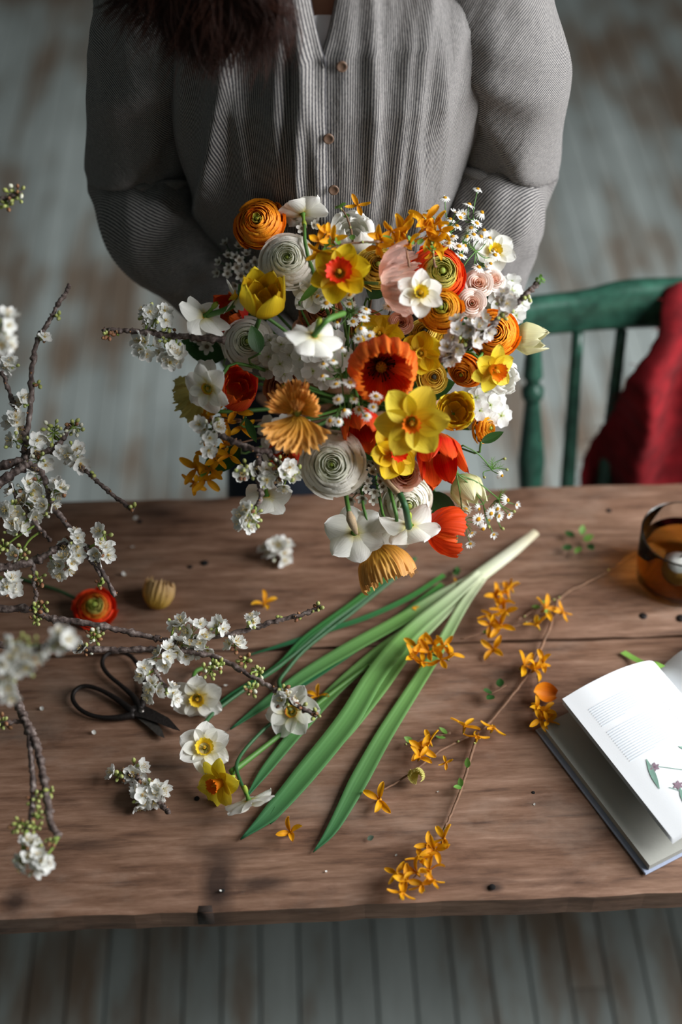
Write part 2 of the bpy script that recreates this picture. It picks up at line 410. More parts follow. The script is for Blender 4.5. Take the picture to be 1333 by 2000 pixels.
def cloth_mat(name, col, dark):
    m, nt, b = newmat(name); L = nt.links
    tc = N(nt, 'ShaderNodeTexCoord'); wv = N(nt, 'ShaderNodeTexNoise'); wv.inputs['Scale'].default_value = 500; L.new(tc.outputs['Object'], wv.inputs['Vector'])
    n2 = N(nt, 'ShaderNodeTexNoise'); n2.inputs['Scale'].default_value = 30; n2.inputs['Detail'].default_value = 5; L.new(tc.outputs['Object'], n2.inputs['Vector'])
    r = ramp(nt, [(.35, lin(dark)), (.65, lin(col))]); L.new(n2.outputs['Fac'], r.inputs['Fac']); L.new(r.outputs['Color'], b.inputs['Base Color'])
    b.inputs['Roughness'].default_value = .85; b.inputs['Sheen Weight'].default_value = .04; b.inputs['Specular IOR Level'].default_value = .15
    bp = N(nt, 'ShaderNodeBump'); bp.inputs['Strength'].default_value = .35; bp.inputs['Distance'].default_value = .001
    L.new(wv.outputs['Fac'], bp.inputs['Height']); L.new(bp.outputs['Normal'], b.inputs['Normal']); return m
def red_cloth():
    top = .912
    def f(u, v):
        s = (u+1)/2                                                # 0 left edge .. 1 right
        L_ = v*.95-.16                                             # length past the rail top: negative hangs behind
        front = np.maximum(L_, 0); back = np.maximum(-L_, 0)
        xl = np.interp(front, [0, .05, .1, .2, .3, .45, .8], [.462, .44, .415, .40, .372, .352, .335])
        xl = xl+.003*np.sin(front*40)+.0015*np.sin(front*210+1)
        x = xl+s*(.30+.10*front)
        x = x+back*.1
        fold = (.5+.5*np.sin(s*13-front*10+.9+.6*np.sin(front*9)))**1.5*.06+(.5+.5*np.sin(s*25-front*17+2.0*np.sin(front*7)))**1.3*.012+.003*np.sin(s*31+front*22)
        y = np.where(L_ > 0, 1.622-.028*np.clip(front/.04, 0, 1)-fold*np.clip(front/.12, 0, 1)-.05*front, 1.650+.02*np.clip(back/.04, 0, 1))
        z = np.where(L_ > 0, top-front*.95+.01*np.sin(s*15), top-back)
        ridge = np.clip(1-np.abs(L_)/.03, 0, 1); y = np.where(np.abs(L_) < .03, lerp(y, 1.632+0*y, ridge), y)
        z = z+.010*ridge+.006*np.sin(s*30)*ridge
        return x, y, z
    return grid(f, 90, 110)
rc = red_cloth()
cl = obj('cloth', None or mesh('cloth', rc, cloth_mat('red_linen', '#86181f', '#601015')), None, None, 'crumpled red linen cloth draped over the green chair back', 'cloth')
md = cl.modifiers.new('solid', 'SOLIDIFY'); md.thickness = .0016; md.offset = 0
fr = []
for k in range(46):
    i = 18+k*2; p = rc[0][i*91]; q = p+np.array([uni(-.016, -.005), uni(-.004, .004), uni(-.012, .003)])
    fr.append(tube([p+np.array([.003, 0, 0]), (p+q)/2+np.array([0, 0, uni(-.003, .003)]), q], [.0007, .0006, .0004], 4))
obj('frayed_edge', mesh('frayed_edge', merge(fr), cl.data.materials[0]), cl, kind='stuff')

# ================================================================== PERSON
BX = -.018
def closest_blend(): pass
SKIN = plain('skin', '#c99a80', .5, bump=.15, bscale=150, vary=.06)
G = P(700, 790, 1.785)                                             # where the hands close on the stems
SHL, SHR = np.array([-.195, 1.525, 1.425]), np.array([.165, 1.525, 1.425])     # image left, image right
ELL, ELR = np.array([-.238, 1.545, 1.125]), np.array([.198, 1.545, 1.135])
WRL, WRR = G+np.array([-.085, .035, .015]), G+np.array([.085, .04, -.035])
def body():
    gs = []
    def limb(pts, rad, s=12, n=16):
        p = spline(pts, n); gs.append(tube(p, np.interp(np.linspace(0, 1, n), np.linspace(0, 1, len(rad)), rad), s))
        gs.append(ball(rad[0], s, 7, 1, p[0])); gs.append(ball(rad[-1], s, 7, 1, p[-1]))
    def tor():
        zs = [.86, .95, 1.05, 1.13, 1.25, 1.36, 1.43, 1.47, 1.50]; a = [.135, .14, .135, .13, .145, .165, .14, .07, .055]; b = [.11, .115, .10, .092, .105, .10, .075, .055, .052]
        cy = [1.535, 1.535, 1.53, 1.53, 1.525, 1.53, 1.54, 1.545, 1.54]
        def f(u, v):
            z = lerp(zs[0], zs[-1], v); return BX+np.interp(z, zs, a)*np.cos(u*PI), np.interp(z, zs, cy)+np.interp(z, zs, b)*np.sin(u*PI), z
        return grid(f, 28, 30)
    t = tor(); n0 = len(t[0]); gs.append(t)
    gs.append(ball(.13, 20, 10, .35, (BX, 1.535, .87)))
    limb([(BX, 1.545, 1.46), (BX-.005, 1.525, 1.53), (BX-.01, 1.51, 1.58)], [.058, .052, .052])
    # head: skull, jaw, nose, brow, ears, bowed a little towards the flowers
    hc = np.array([BX-.012, 1.475, 1.645]); HM = Matrix.Translation(Vector(hc)) @ rx(R(22))
    def h(g): gs.append(moved(g, HM))
    sk = ball(1, 26, 20); sk[0] = sk[0]*np.array([.076, .095, .105])+np.array([0, .012, .025]); h(sk)
    jw = ball(1, 20, 14); jw[0] = jw[0]*np.array([.056, .066, .075])+np.array([0, -.022, -.045]); h(jw)
    h(tube([(0, -.086, .02), (0, -.104, -.012), (0, -.088, -.022)], [.007, .0115, .009], 8))
    for s in (-1, 1):
        e = ball(1, 10, 8); e[0] = e[0]*np.array([.008, .02, .03])+np.array([s*.076, .015, -.005]); h(e)
        h(tube([(s*.012, -.083, .028), (s*.035, -.080, .034), (s*.052, -.066, .026)], [.006, .007, .005], 8))
        h(ball(.011, 10, 8, .75, (s*.031, -.072, .006)))
    h(tube([(-.022, -.078, -.052), (0, -.0875, -.049), (.022, -.078, -.052)], [.003, .0065, .003], 8))
    h(tube([(-.02, -.076, -.06), (0, -.086, -.061), (.02, -.076, -.06)], [.003, .0065, .003], 8))
    for s, SH, EL, WR in ((-1, SHL, ELL, WRL), (1, SHR, ELR, WRR)):
        limb([(BX+s*.1, 1.535, 1.42), SH, lerp(SH, EL, .5)+np.array([s*.01, 0, 0]), EL], [.06, .05, .043, .036])
        limb([EL, lerp(EL, WR, .35), WR], [.036, .037, .025])
        # hand round the stems
        hz = .02 if s < 0 else -.035
        palm = G+np.array([s*.037, .018, hz]); pm = spline([WR, lerp(WR, palm, .6), palm], 8)
        gs.append(tube(pm, [.025, .025, .026, .027, .028, .028, .027, .024], 12, flat=1.25))
        for k, (ln, dz) in enumerate(((.95, .033), (1.05, .011), (1.0, -.011), (.8, -.032))):
            a0 = 0.15 if s > 0 else PI-.15; sg = 1 if s > 0 else -1
            pts = [G+np.array([s*.035, .012, hz+dz*.8])]
            for q in range(1, 7):
                a = a0+sg*(.05+q*.47*ln); pts.append(G+np.array([.034*math.cos(a), .034*math.sin(a), hz+dz]))
            limb(pts, [.0098, .0095, .009, .0085, .0075], 10, 16)
        th = [palm+np.array([0, -.005, .02]), G+np.array([s*.038, -.024, hz+.036]), G+np.array([s*.014, -.036, hz+.040]), G+np.array([-s*.008, -.036, hz+.036])]
        limb(th, [.013, .0115, .010, .008], 10, 12)
        limb([(BX+s*.06, 1.535, .88), (BX+s*.08, 1.53, .50), (BX+s*.085, 1.545, .09)], [.075, .058, .036])
        limb([(BX+s*.085, 1.55, .05), (BX+s*.095, 1.47, .035), (BX+s*.105, 1.38, .022)], [.036, .034, .022])
    g = merge(gs)
    return g
person = obj('person', mesh('person', body(), SKIN), None, None, 'person in a grey striped linen shirt standing behind the table holding the bouquet', 'person')
md = person.modifiers.new('remesh', 'REMESH'); md.mode = 'VOXEL'; md.voxel_size = .0045; md.use_smooth_shade = True
md = person.modifiers.new('smooth', 'SMOOTH'); md.iterations = 4; md.factor = .5
hd = Matrix.Translation((BX-.012, 1.475, 1.645)) @ rx(R(22))
for s in (-1, 1):
    obj('eye', mesh('eye', ball(.0105, 14, 10), plain('eye_white', '#e8e2dc', .2, bump=.02)), person, hd @ tr(s*.031, -.0755, .006))
obj('lips', mesh('lips', merge([tube([(-.022, -.080, -.052), (0, -.0905, -.0485), (.022, -.080, -.052)], [.002, .005, .002], 8), tube([(-.02, -.078, -.06), (0, -.089, -.061), (.02, -.078, -.06)], [.002, .0055, .002], 8)]), plain('lip', '#a8604f', .45, bump=.1)), person, hd)

def shirt_mat():
    m, nt, b = newmat('striped_linen'); L = nt.links
    uv = N(nt, 'ShaderNodeUVMap'); sp = N(nt, 'ShaderNodeSeparateXYZ'); L.new(uv.outputs[0], sp.inputs[0])
    nz = N(nt, 'ShaderNodeTexNoise'); nz.inputs['Scale'].default_value = 9; nz.inputs['Detail'].default_value = 3; L.new(uv.outputs[0], nz.inputs['Vector'])
    wob = N(nt, 'ShaderNodeMath', operation='MULTIPLY_ADD'); wob.inputs[1].default_value = .0035; L.new(nz.outputs['Fac'], wob.inputs[0]); L.new(sp.outputs['X'], wob.inputs[2])
    fq = N(nt, 'ShaderNodeMath', operation='MULTIPLY'); fq.inputs[1].default_value = 2*PI/.00265; L.new(wob.outputs[0], fq.inputs[0])
    sn = N(nt, 'ShaderNodeMath', operation='SINE'); L.new(fq.outputs[0], sn.inputs[0])
    mp = N(nt, 'ShaderNodeMapping'); mp.inputs['Scale'].default_value = (1400, 260, 1); L.new(uv.outputs[0], mp.inputs['Vector'])
    n2 = N(nt, 'ShaderNodeTexNoise'); n2.inputs['Scale'].default_value = 1; n2.inputs['Detail'].default_value = 2; L.new(mp.outputs[0], n2.inputs['Vector'])
    ad = N(nt, 'ShaderNodeMath', operation='MULTIPLY_ADD'); ad.inputs[1].default_value = 2.2; L.new(n2.outputs['Fac'], ad.inputs[0]); L.new(sn.outputs[0], ad.inputs[2])
    mr = N(nt, 'ShaderNodeMapRange'); mr.inputs['From Min'].default_value = .2; mr.inputs['From Max'].default_value = 2.0; L.new(ad.outputs[0], mr.inputs['Value'])
    r = ramp(nt, [(0, lin('#38383d')), (.45, lin('#6b6866')), (1, lin('#a39f9b'))]); L.new(mr.outputs[0], r.inputs['Fac']); L.new(r.outputs['Color'], b.inputs['Base Color'])
    b.inputs['Roughness'].default_value = .9; b.inputs['Specular IOR Level'].default_value = .12; b.inputs['Sheen Weight'].default_value = .1
    n3 = N(nt, 'ShaderNodeTexNoise'); n3.inputs['Scale'].default_value = 28; n3.inputs['Detail'].default_value = 5
    mp3 = N(nt, 'ShaderNodeMapping'); mp3.inputs['Scale'].default_value = (2.2, .8, 1); L.new(uv.outputs[0], mp3.inputs['Vector']); L.new(mp3.outputs[0], n3.inputs['Vector'])
    bp = N(nt, 'ShaderNodeBump'); bp.inputs['Strength'].default_value = .6; bp.inputs['Distance'].default_value = .006
    L.new(n3.outputs['Fac'], bp.inputs['Height']); L.new(bp.outputs['Normal'], b.inputs['Normal'])
    return m
SHM = shirt_mat()
ZS = [.72, .85, .95, 1.05, 1.15, 1.25, 1.33, 1.40, 1.45, 1.485, 1.50]
SA = [.155, .152, .150, .154, .164, .179, .192, .196, .165, .100, .075]
SB = [.120, .122, .124, .126, .130, .136, .138, .128, .105, .080, .072]
SCY = [1.54, 1.54, 1.54, 1.535, 1.535, 1.53, 1.53, 1.535, 1.545, 1.555, 1.555]
frng = np.random.default_rng(21)
FOLDS = [(x, k, w_, a) for x, k, w_, a in zip(np.linspace(-.17, .17, 15)+frng.normal(0, .006, 15), frng.normal(0, .10, 15), frng.uniform(.006, .013, 15), frng.uniform(.004, .0105, 15))]
def torso_pt(phi, z, off=0.0):
    """phi 0 = front centre, positive to image right"""
    a = np.interp(z, ZS, SA); b = np.interp(z, ZS, SB); cy = np.interp(z, ZS, SCY)
    s = np.sin(phi); c = np.cos(phi)
    x = a*np.sign(s)*np.abs(s)**.92; y = -b*np.sign(c)*np.abs(c)**.85
    dsp = 0
    for (xc, k, w_, am) in FOLDS:
        dsp = dsp+am*np.exp(-((x-xc-k*(z-1.22)-.0022*np.sin(z*21+xc*90))/w_)**2)*(.35+.65*np.clip((z-1.0)/.35, 0, 1)+.3*np.sin(z*13+xc*60))
    dsp = dsp+.0022*np.sin(x*40+z*9)*np.sin(z*13-x*11)+.003*np.sin(z*55+x*30)*np.clip((1.2-z)/.15, 0, 1)
    dsp = dsp*np.where(c > 0, 1, .4)+off
    n = np.sqrt((x/a)**2+(y/b)**2)+1e-6
    return BX+x*(1+dsp/np.maximum(.03, a)), cy+y-dsp*np.sign(c)*np.abs(c)**.4*1.0, z
def vneck(z): return np.interp(z, [1.395, 1.42, 1.45, 1.50], [0.0, .035, .075, .16])
ZTOP = 1.497
def shirt_torso():
    def f(u, v):
        z = lerp(.90, ZTOP, v)
        e0 = vneck(z)+.02; e1 = -vneck(z)+.06
        # u=-1: image-right front edge (under), going round the back to image-left front edge (over)
        s = (u+1)/2
        phi = -.035+lerp(e0-.10*np.where(z < 1.395, 1, 0)*0, 2*PI+e1-.06+.02+.0, s)
        off = .0035*np.clip((s-.93)/.06, 0, 1)
        x, y, zz = torso_pt(phi, z, off)
        return x, y, zz
    g = grid(f, 260, 110)
    uu = np.linspace(-1, 1, 261); vv = np.linspace(0, 1, 111); V, U = np.meshgrid(vv, uu, indexing='ij')
    g[2] = np.stack([(U*.62).ravel(), (V*.60).ravel()], -1)
    return g
shirt = obj('linen_shirt', mesh('linen_shirt', shirt_torso(), SHM), person, None, 'grey shirt of thin striped linen with a deep button front')
md = shirt.modifiers.new('solid', 'SOLIDIFY'); md.thickness = .0018; md.offset = 0
# folded front band down the buttoned edge
def band():
    def f(u, v):
        z = lerp(.905, 1.492, v); xw = .016
        e = -vneck(z)
        phi = -.035+e+.02-.055+u*.085*np.where(True, .9, 1)
        return torso_pt(phi, z, .0075)
    g = grid(f, 10, 110); U = g[2][:, 0]; g[2] = np.stack([(U*.03+.0), g[2][:, 1]*.7], -1); return g
bd = obj('button_band', mesh('button_band', band(), SHM), shirt)
md = bd.modifiers.new('solid', 'SOLIDIFY'); md.thickness = .002; md.offset = 0
BTN = plain('brown_shell_button', '#6e5646', .4, bump=.3, bscale=120, vary=.25)
def button(px, py, fw, r_=.0062):
    p = PF(px, py, fw)
    prof = [(.0001, .0006), (r_*.55, .0006), (r_*.72, .0016), (r_*.95, .0014), (r_, 0), (r_*.9, -.0012), (.0001, -.0012)]
    o = obj('button', mesh('button', lathe(prof, 20), BTN), shirt, xform(p, (0.05, -1, .12)))
    th = merge([tube([(-.0012, dx, .001), (0, dx, .0018), (.0012, dx, .001)], .0004, 5) for dx in (-.001, .001)])
def front_y(px, py, off):
    y = 1.40
    for _ in range(12):
        p = PF(px, py, y); t = math.asin(max(-1, min(1, (p[0]-BX)/np.interp(p[2], ZS, SA)))); y = float(torso_pt(np.array(t), np.array(p[2]), off)[1])
    return y
for px, py, o_ in ((668, 130, .004), (642, 271, .011), (652, 371, .011)): button(px, py, front_y(px, py, o_)-.002)
p = PF(633, 122, front_y(633, 122, .0095)-.0015)
obj('buttonhole', mesh('buttonhole', tube([p+np.array([-.001, 0, .007]), p, p+np.array([.0012, 0, -.007])], [.0006, .0013, .0006], 6), plain('thread_dark', '#1c1a1a', .9, bump=.1)), shirt)
# white undershirt and its neckline
def under():
    def f(u, v):
        z = lerp(1.30, 1.425, v)+.004*u*u*v; ph = u*.42
        x, y, zz = torso_pt(ph, z, -.016); return x*.96+BX*.04, y, zz
    return grid(f, 24, 16)
obj('undershirt', mesh('undershirt', under(), plain('white_jersey', '#f0f0f2', .85, bump=.15, bscale=900)), person, None, 'white undershirt in the open neck')
# sleeves
def sleeve(path, rads, side, folds, n=90, s=56):
    p = spline(path, n); rad = np.interp(np.linspace(0, 1, n), np.linspace(0, 1, len(rads)), rads)
    g = tube(p, rad, s, False, uvlen=True)
    c = np.repeat(p, s, 0); t = np.repeat(np.linspace(0, 1, n), s); d = g[0]-c
    tg = np.repeat(np.gradient(p, axis=0), s, 0); tg /= np.linalg.norm(tg, axis=1)[:, None]
    dn = d/np.linalg.norm(d, axis=1)[:, None]
    v_img = dn@(-FW); h_img = dn@RT                                   # how far a point is to the viewer side / to the right
    ang = np.arctan2(h_img, v_img); disp = np.zeros(len(t))
    for (t0, sl, w_, am, cen) in folds:
        x = (t-t0-sl*ang)/w_
        prof = np.where(x < 0, np.exp(-(x*.6)**2), np.exp(-(x*3.4)**2))  # slow rise, sharp fall: a lapping fold
        disp += am*prof*(.35+.65*np.clip(np.cos(ang-cen), 0, 1))
    fr_ = np.random.default_rng(40+side)
    for _ in range(22):                                              # slack creases running slantwise
        a0, t0, k_, wa, wt, am = fr_.uniform(-1.6, 1.6), fr_.uniform(.02, .95), fr_.uniform(-5, 5), fr_.uniform(.10, .22), fr_.uniform(.08, .16), fr_.uniform(.002, .0055)
        disp += am*np.exp(-((ang-a0-k_*(t-t0))/wa)**2-((t-t0)/wt)**2)
    disp += .002*np.sin(3*ang+t*14)*np.sin(t*21+ang)
    g[0] = g[0]+dn*disp[:, None]
    g[2] = np.stack([g[2][:, 1]+.004*np.cos(ang)+.045*np.sin(ang)*side, ang*.06], -1)
    f2 = g
    return f2
SLR = [(.10, 1.55, 1.470), (.150, 1.54, 1.43), (.178, 1.535, 1.36), (.197, 1.535, 1.27), ELR+np.array([.0, 0, .04]), ELR+np.array([-.012, -.045, -.012]), lerp(ELR, WRR, .45)+np.array([.012, 0, 0]), lerp(ELR, WRR, .75), lerp(ELR, WRR, .93)]
SLL = [(-.13, 1.55, 1.470), (-.182, 1.54, 1.43), (-.212, 1.535, 1.36), (-.232, 1.535, 1.27), ELL+np.array([-.005, 0, .04]), ELL+np.array([.008, -.045, -.012]), lerp(ELL, WRL, .45)+np.array([-.008, 0, 0]), lerp(ELL, WRL, .75), lerp(ELL, WRL, .93)]
FR = [(.29, .05, .14, .030, -.3), (.41, .08, .08, .020, .2), (.50, -.03, .05, .009, -.4), (.22, .08, .10, .007, .2), (.60, .05, .06, .007, .2), (.70, -.05, .05, .006, 0), (.80, .03, .04, .006, 0), (.12, .06, .08, .006, 0)]
FL = [(.30, -.05, .14, .024, .3), (.42, -.08, .08, .016, -.2), (.52, .03, .05, .009, .4), (.21, -.07, .09, .007, -.2), (.62, -.04, .06, .007, 0), (.74, .05, .05, .006, 0), (.13, -.07, .08, .008, 0)]
for pth, fo, sd in ((SLR, FR, 1), (SLL, FL, -1)):
    o = obj('sleeve', mesh('sleeve', sleeve(pth, [.05, .056, .056, .056, .060, .062, .058, .050, .040], sd, fo), SHM), shirt)
    md = o.modifiers.new('solid', 'SOLIDIFY'); md.thickness = .0018; md.offset = 0
# trousers and shoes
DENIM = plain('dark_navy_cotton', '#1d2430', .9, bump=.3, bscale=500, vary=.15)
def trousers():
    gs = []
    for s in (-1, 1):
        p = spline([(BX+s*.05, 1.535, .92), (BX+s*.07, 1.53, .7), (BX+s*.092, 1.53, .48), (BX+s*.088, 1.545, .10)], 30)
        g = tube(p, np.interp(np.linspace(0, 1, 30), [0, .2, .6, 1], [.085, .088, .07, .06]), 24, False)
        gs.append(g)
    zs = [.80, .86, .95, 1.0]; gs.append(grid(lambda u, v: (BX+np.interp(lerp(.8, 1.0, v), zs, [.14, .146, .146, .135])*np.cos(u*PI), 1.535+.11*np.sin(u*PI), lerp(.8, 1.0, v)), 30, 10))
    return merge(gs)
obj('trousers', mesh('trousers', trousers(), DENIM), person, None, 'dark navy trousers')
for s in (-1, 1):
    g = ball(1, 20, 12); g[0] = g[0]*np.array([.046, .13, .045])+np.array([BX+s*.098, 1.47, .045]); g[0][:, 2] = np.maximum(g[0][:, 2], .002)
    obj('shoe', mesh('shoe', g, plain('black_leather', '#171514', .5, bump=.2)), person)
# hair: locks of single strands falling over the image-left shoulder
HAIR = plain('dark_brown_hair', '#3a1d12', .5, bump=.1, vary=.3, spec=.3)
def hair_lock(root, mid, end, ns, spread, curl, wd):
    gs = []; ph0 = uni(0, 6.28)
    for k in range(ns):
        j0 = np.array([random.gauss(0, spread*.5), random.gauss(0, spread*.5), random.gauss(0, spread*.5)])
        j1 = np.array([random.gauss(0, spread), random.gauss(0, spread*.5), random.gauss(0, spread*.8)])
        e = np.array(end)+j1*1.6; m_ = np.array(mid)+j1; r_ = np.array(root)+j0
        p = spline([r_, lerp(r_, m_, .5)+np.array([0, -.01, .01]), m_, lerp(m_, e, .6), e], 16)
        t = np.linspace(0, 1, 16); ph = ph0+random.gauss(0, .25); am = curl*(t**1.7)*uni(.8, 1.2)
        p = p+np.stack([am*np.sin(t*8+ph), -am*.3*np.abs(np.cos(t*8+ph)), am*.7*np.cos(t*7+ph)], -1)
        gs.append(tube(p, wd*np.interp(t, [0, .7, 1], [1, .85, .15]), 3, False))
    return merge(gs)
hg = []
for k in range(120):
    s = random.random()
    exp_ = lerp(212, 560, s**.8)
    eyp = np.interp(exp_, [205, 260, 330, 400, 470, 520, 560], [30, 45, 95, 120, 128, 110, 85])+random.gauss(0, 16)-abs(random.gauss(0, 34))+10
    fwe = np.interp(exp_, [205, 300, 400, 560], [1.455, 1.40, 1.372, 1.352])-uni(0, .016)
    e = PF(exp_, eyp, fwe)
    mx_ = lerp(exp_, 420, .35)+random.gauss(0, 14); m_ = PF(mx_, -70, np.interp(mx_, [250, 500], [1.42, 1.375])-uni(.0, .02))
    rt = np.array([BX-.09+uni(0, .05)+.10*(s-.5), 1.455+uni(-.035, .03), 1.68+uni(-.05, .04)])
    hg.append(hair_lock(rt, m_, e, 22, .0042, uni(.006, .020), .00055))
for k in range(40):                                                # stray single hairs
    exp_ = uni(200, 600); eyp = np.interp(exp_, [200, 330, 470, 600], [70, 130, 150, 100])+random.gauss(0, 16)
    e = PF(exp_, eyp, np.interp(exp_, [205, 300, 400, 560], [1.455, 1.395, 1.365, 1.345])-.01); m_ = PF(lerp(exp_, 420, .3), -60, 1.39)
    hg.append(hair_lock((BX-.08, 1.455, 1.68), m_, e, 2, .012, .012, .0004))
for k in range(46):                                                # the rest of the head: back and other side
    a = uni(-.2, PI+.5); rt = np.array([BX-.012+.02*math.cos(a), 1.50, 1.752]); 
    m_ = np.array([BX-.012+.086*math.cos(a), 1.50+.10*math.sin(a), 1.66]); e = np.array([BX-.01+.085*math.cos(a), 1.535+.085*math.sin(a), uni(1.36, 1.50)])
    hg.append(hair_lock(rt, m_, e, 14, .008, .006, .0011))
obj('hair', mesh('hair', merge(hg), HAIR), person, None, 'long dark brown hair falling over one shoulder')
# ================================================================== FLOWER PARTS (unit size, shared meshes)
MESHES = {}
def shared(key, fn, mat):
    k = (key, mat.name)
    if k not in MESHES: MESHES[k] = mesh(key.split('#')[0], fn(), mat)
    return MESHES[k]
def wav(x, seed, n=4, lo=2, hi=9):
    r = np.random.default_rng(seed); o = 0
    for _ in range(n): o = o+np.sin(x*r.uniform(lo, hi)+r.uniform(0, 6.28))/n**.5
    return o
STEM = plain('fresh_green_stem', '#4f7a35', .45, bump=.15, vary=.15)
STEMD = plain('dark_green_stem', '#2f5a34', .45, bump=.15, vary=.2)
LEAFM = petal('dark_leaf', '#27441f', '#2f5527', '#3b6230', .2, .25, .4)
LEAFL = petal('light_leaf', '#5d8a3a', '#6d9c44', '#7fae52', .2, .3, .4)
PODM = plain('green_pod', '#8a9a3a', .5, bump=.4, bscale=60, vary=.2)
YCEN = plain('chamomile_disc', '#e0a411', .75, bump=.9, bscale=16, vary=.25)
HUSK = plain('papery_husk', '#b49c7c', .7, bump=.5, bscale=40, vary=.2)
def stem_to_grip(root, base, n, rad=.0019, mat=None):
    b = np.array(base); n = np.array(n); g = G+np.array([random.gauss(0, .009), random.gauss(0, .009), 0]); dn = nrm(g-b+np.array([0, 0, -.15]))
    k = .25*np.linalg.norm(g-b)
    pts = spline([b, b-n*k*.8, lerp(b-n*k, g, .6), g, g+dn*.10], 14)
    obj('stem', mesh('stem', tube(tolocal(root, pts), rad/root.matrix_basis.to_scale().x, 6), mat or STEM), root)
def stem_px(root, pts, rad=.0022, mat=None, name='stem', radii=None):
    p = spline([P(*q) for q in pts], 18)
    s = root.matrix_basis.to_scale().x
    rr = np.interp(np.linspace(0, 1, 18), np.linspace(0, 1, len(radii)), radii) if radii else np.full(18, rad)
    return obj(name, mesh(name, tube(tolocal(root, p), rr/s, 8), mat or STEM), root)

# ---- ranunculus: closed whorls of cupped petals
def ran_petal(rr, zr, last, seed, half, drop=.42):
    def f(u, v):
        prof_r = np.interp(v, [0, .3, .6, .85, 1], [.45, .95, 1.05, 1.0, .925 if not last else 1.08])
        r = rr*prof_r*(1+.05*u)+.008*wav(u*2, seed)*v
        zz = zr-drop*(1-v)**1.2+.02*wav(u*3, seed+5)*v-.13*np.abs(u)**3*v-(.08*v if last else 0)
        a = u*half
        return r*np.cos(a), r*np.sin(a), zz
    return grid(f, 9, 6)
def ranunculus(root, mats, seed=0, n=11, green=0.0, top=.78, centre=None, core=.10, per=4, flat=.72):
    """mats: outer, inner, green heart"""
    random.seed(seed)
    ro, ri, rg = mats
    for k in range(n):
        t = (k+.5)/n
        rr = core+(.97-core)*t**.92; zr = top*(1-flat*t**2.1); last = k >= n-2
        m = rg if t < green else (ri if t < .55 else ro)
        key = 'petal#ran%d_%d_%d_%s_%.2f_%.2f_%.2f' % (n, k, seed % 3, last, top, core, flat)
        half = lerp(1.15, .80, t); cnt = 3 if t < .35 else per
        me = shared(key, lambda: ran_petal(rr, zr, last, seed % 3+k*7, half, lerp(.25, .55, t)), m)
        a0 = uni(0, 6.28)
        for j in range(cnt):
            obj('petal', me, root, rz(a0+j*2*PI/cnt+uni(-.12, .12)) @ tr(uni(-.012, .012), uni(-.012, .012), uni(-.03, .035)) @ rx(uni(-.05, .05)) @ ry(uni(-.04, .05)))
    obj('heart', shared('heart#%.2f' % core, lambda: ball(core*1.05, 12, 8, .8, (0, 0, top-.09)), centre or PODM), root)
    obj('calyx', shared('calyx#r', lambda: lathe([(.0001, -.06), (.1, -.05), (.3, .06), (.46, .2)], 14), STEM), root)
# ---- rose: pointed rolled rims
def rose_petal(rr, zr, seed, half, outer):
    def f(u, v):
        roll = np.clip((v-.72)/.28, 0, 1)
        r = rr*np.interp(v, [0, .3, .7, 1], [.4, .9, 1.0, .98])+roll**2*outer*.22*(1-.2*u*u)+.05*rr*u
        zz = zr-.55*(1-v)**1.1-.18*np.abs(u)**2.2*v-roll**3*outer*.10
        a = u*half*(1-.25*roll*np.abs(u))
        return r*np.cos(a), r*np.sin(a), zz
    return grid(f, 8, 8)
def rose(root, mats, seed=0, n=7):
    random.seed(seed)
    for k in range(n):
        t = (k+.5)/n; rr = .06+.80*t**.95; zr = .78-.38*t**2
        me = shared('petal#rose%d_%d' % (n, k), lambda: rose_petal(rr, zr, k, lerp(1.4, .95, t), t), mats[1] if t < .5 else mats[0])
        a0 = k*2.0+uni(0, 1)
        for j in range(3 if t < .7 else 4):
            obj('petal', me, root, rz(a0+j*2*PI/(3 if t < .7 else 4)+uni(-.15, .15)) @ rx(uni(-.05, .05)))
    obj('calyx', shared('calyx#r', lambda: lathe([(.0001, -.06), (.1, -.05), (.3, .06), (.46, .2)], 14), STEM), root)
# ---- daffodil
def daf_petal(wd, bend, cup, seed, tipw=.55, twist=0.0):
    def f(u, v):
        wprof = 1.16*wd*np.sin(PI*np.clip(v, 0, 1)**.86)**.54*(1-.16*v)+.05*(1-v)
        x = u*wprof; r = .07+.93*v
        z = bend*v**2+cup*(u*wprof)**2*4+.018*wav(v*3+u*1.4, seed)*v+twist*u*v*wd+.012*np.cos(u*7)*v*(1-v)
        tip = np.where(v > .93, 0, 0)
        return r+tip, x, z
    return grid(f, 8, 12)
def corona(rb, rm, ln, frill, seed):
    def f(u, v):
        a = u*PI; rad = lerp(rb, rm, v**1.6)*(1+.035*np.sin(a*6)*v)
        rim = np.clip((v-.75)/.25, 0, 1)**1.5
        rad = rad+rim*frill*(.35+.5*np.sin(a*13+seed)+.35*np.sin(a*23+2*seed))
        return rad*np.cos(a), rad*np.sin(a), ln*v+rim*frill*.6*np.sin(a*17+seed*1.7)
    return grid(f, 64, 12)
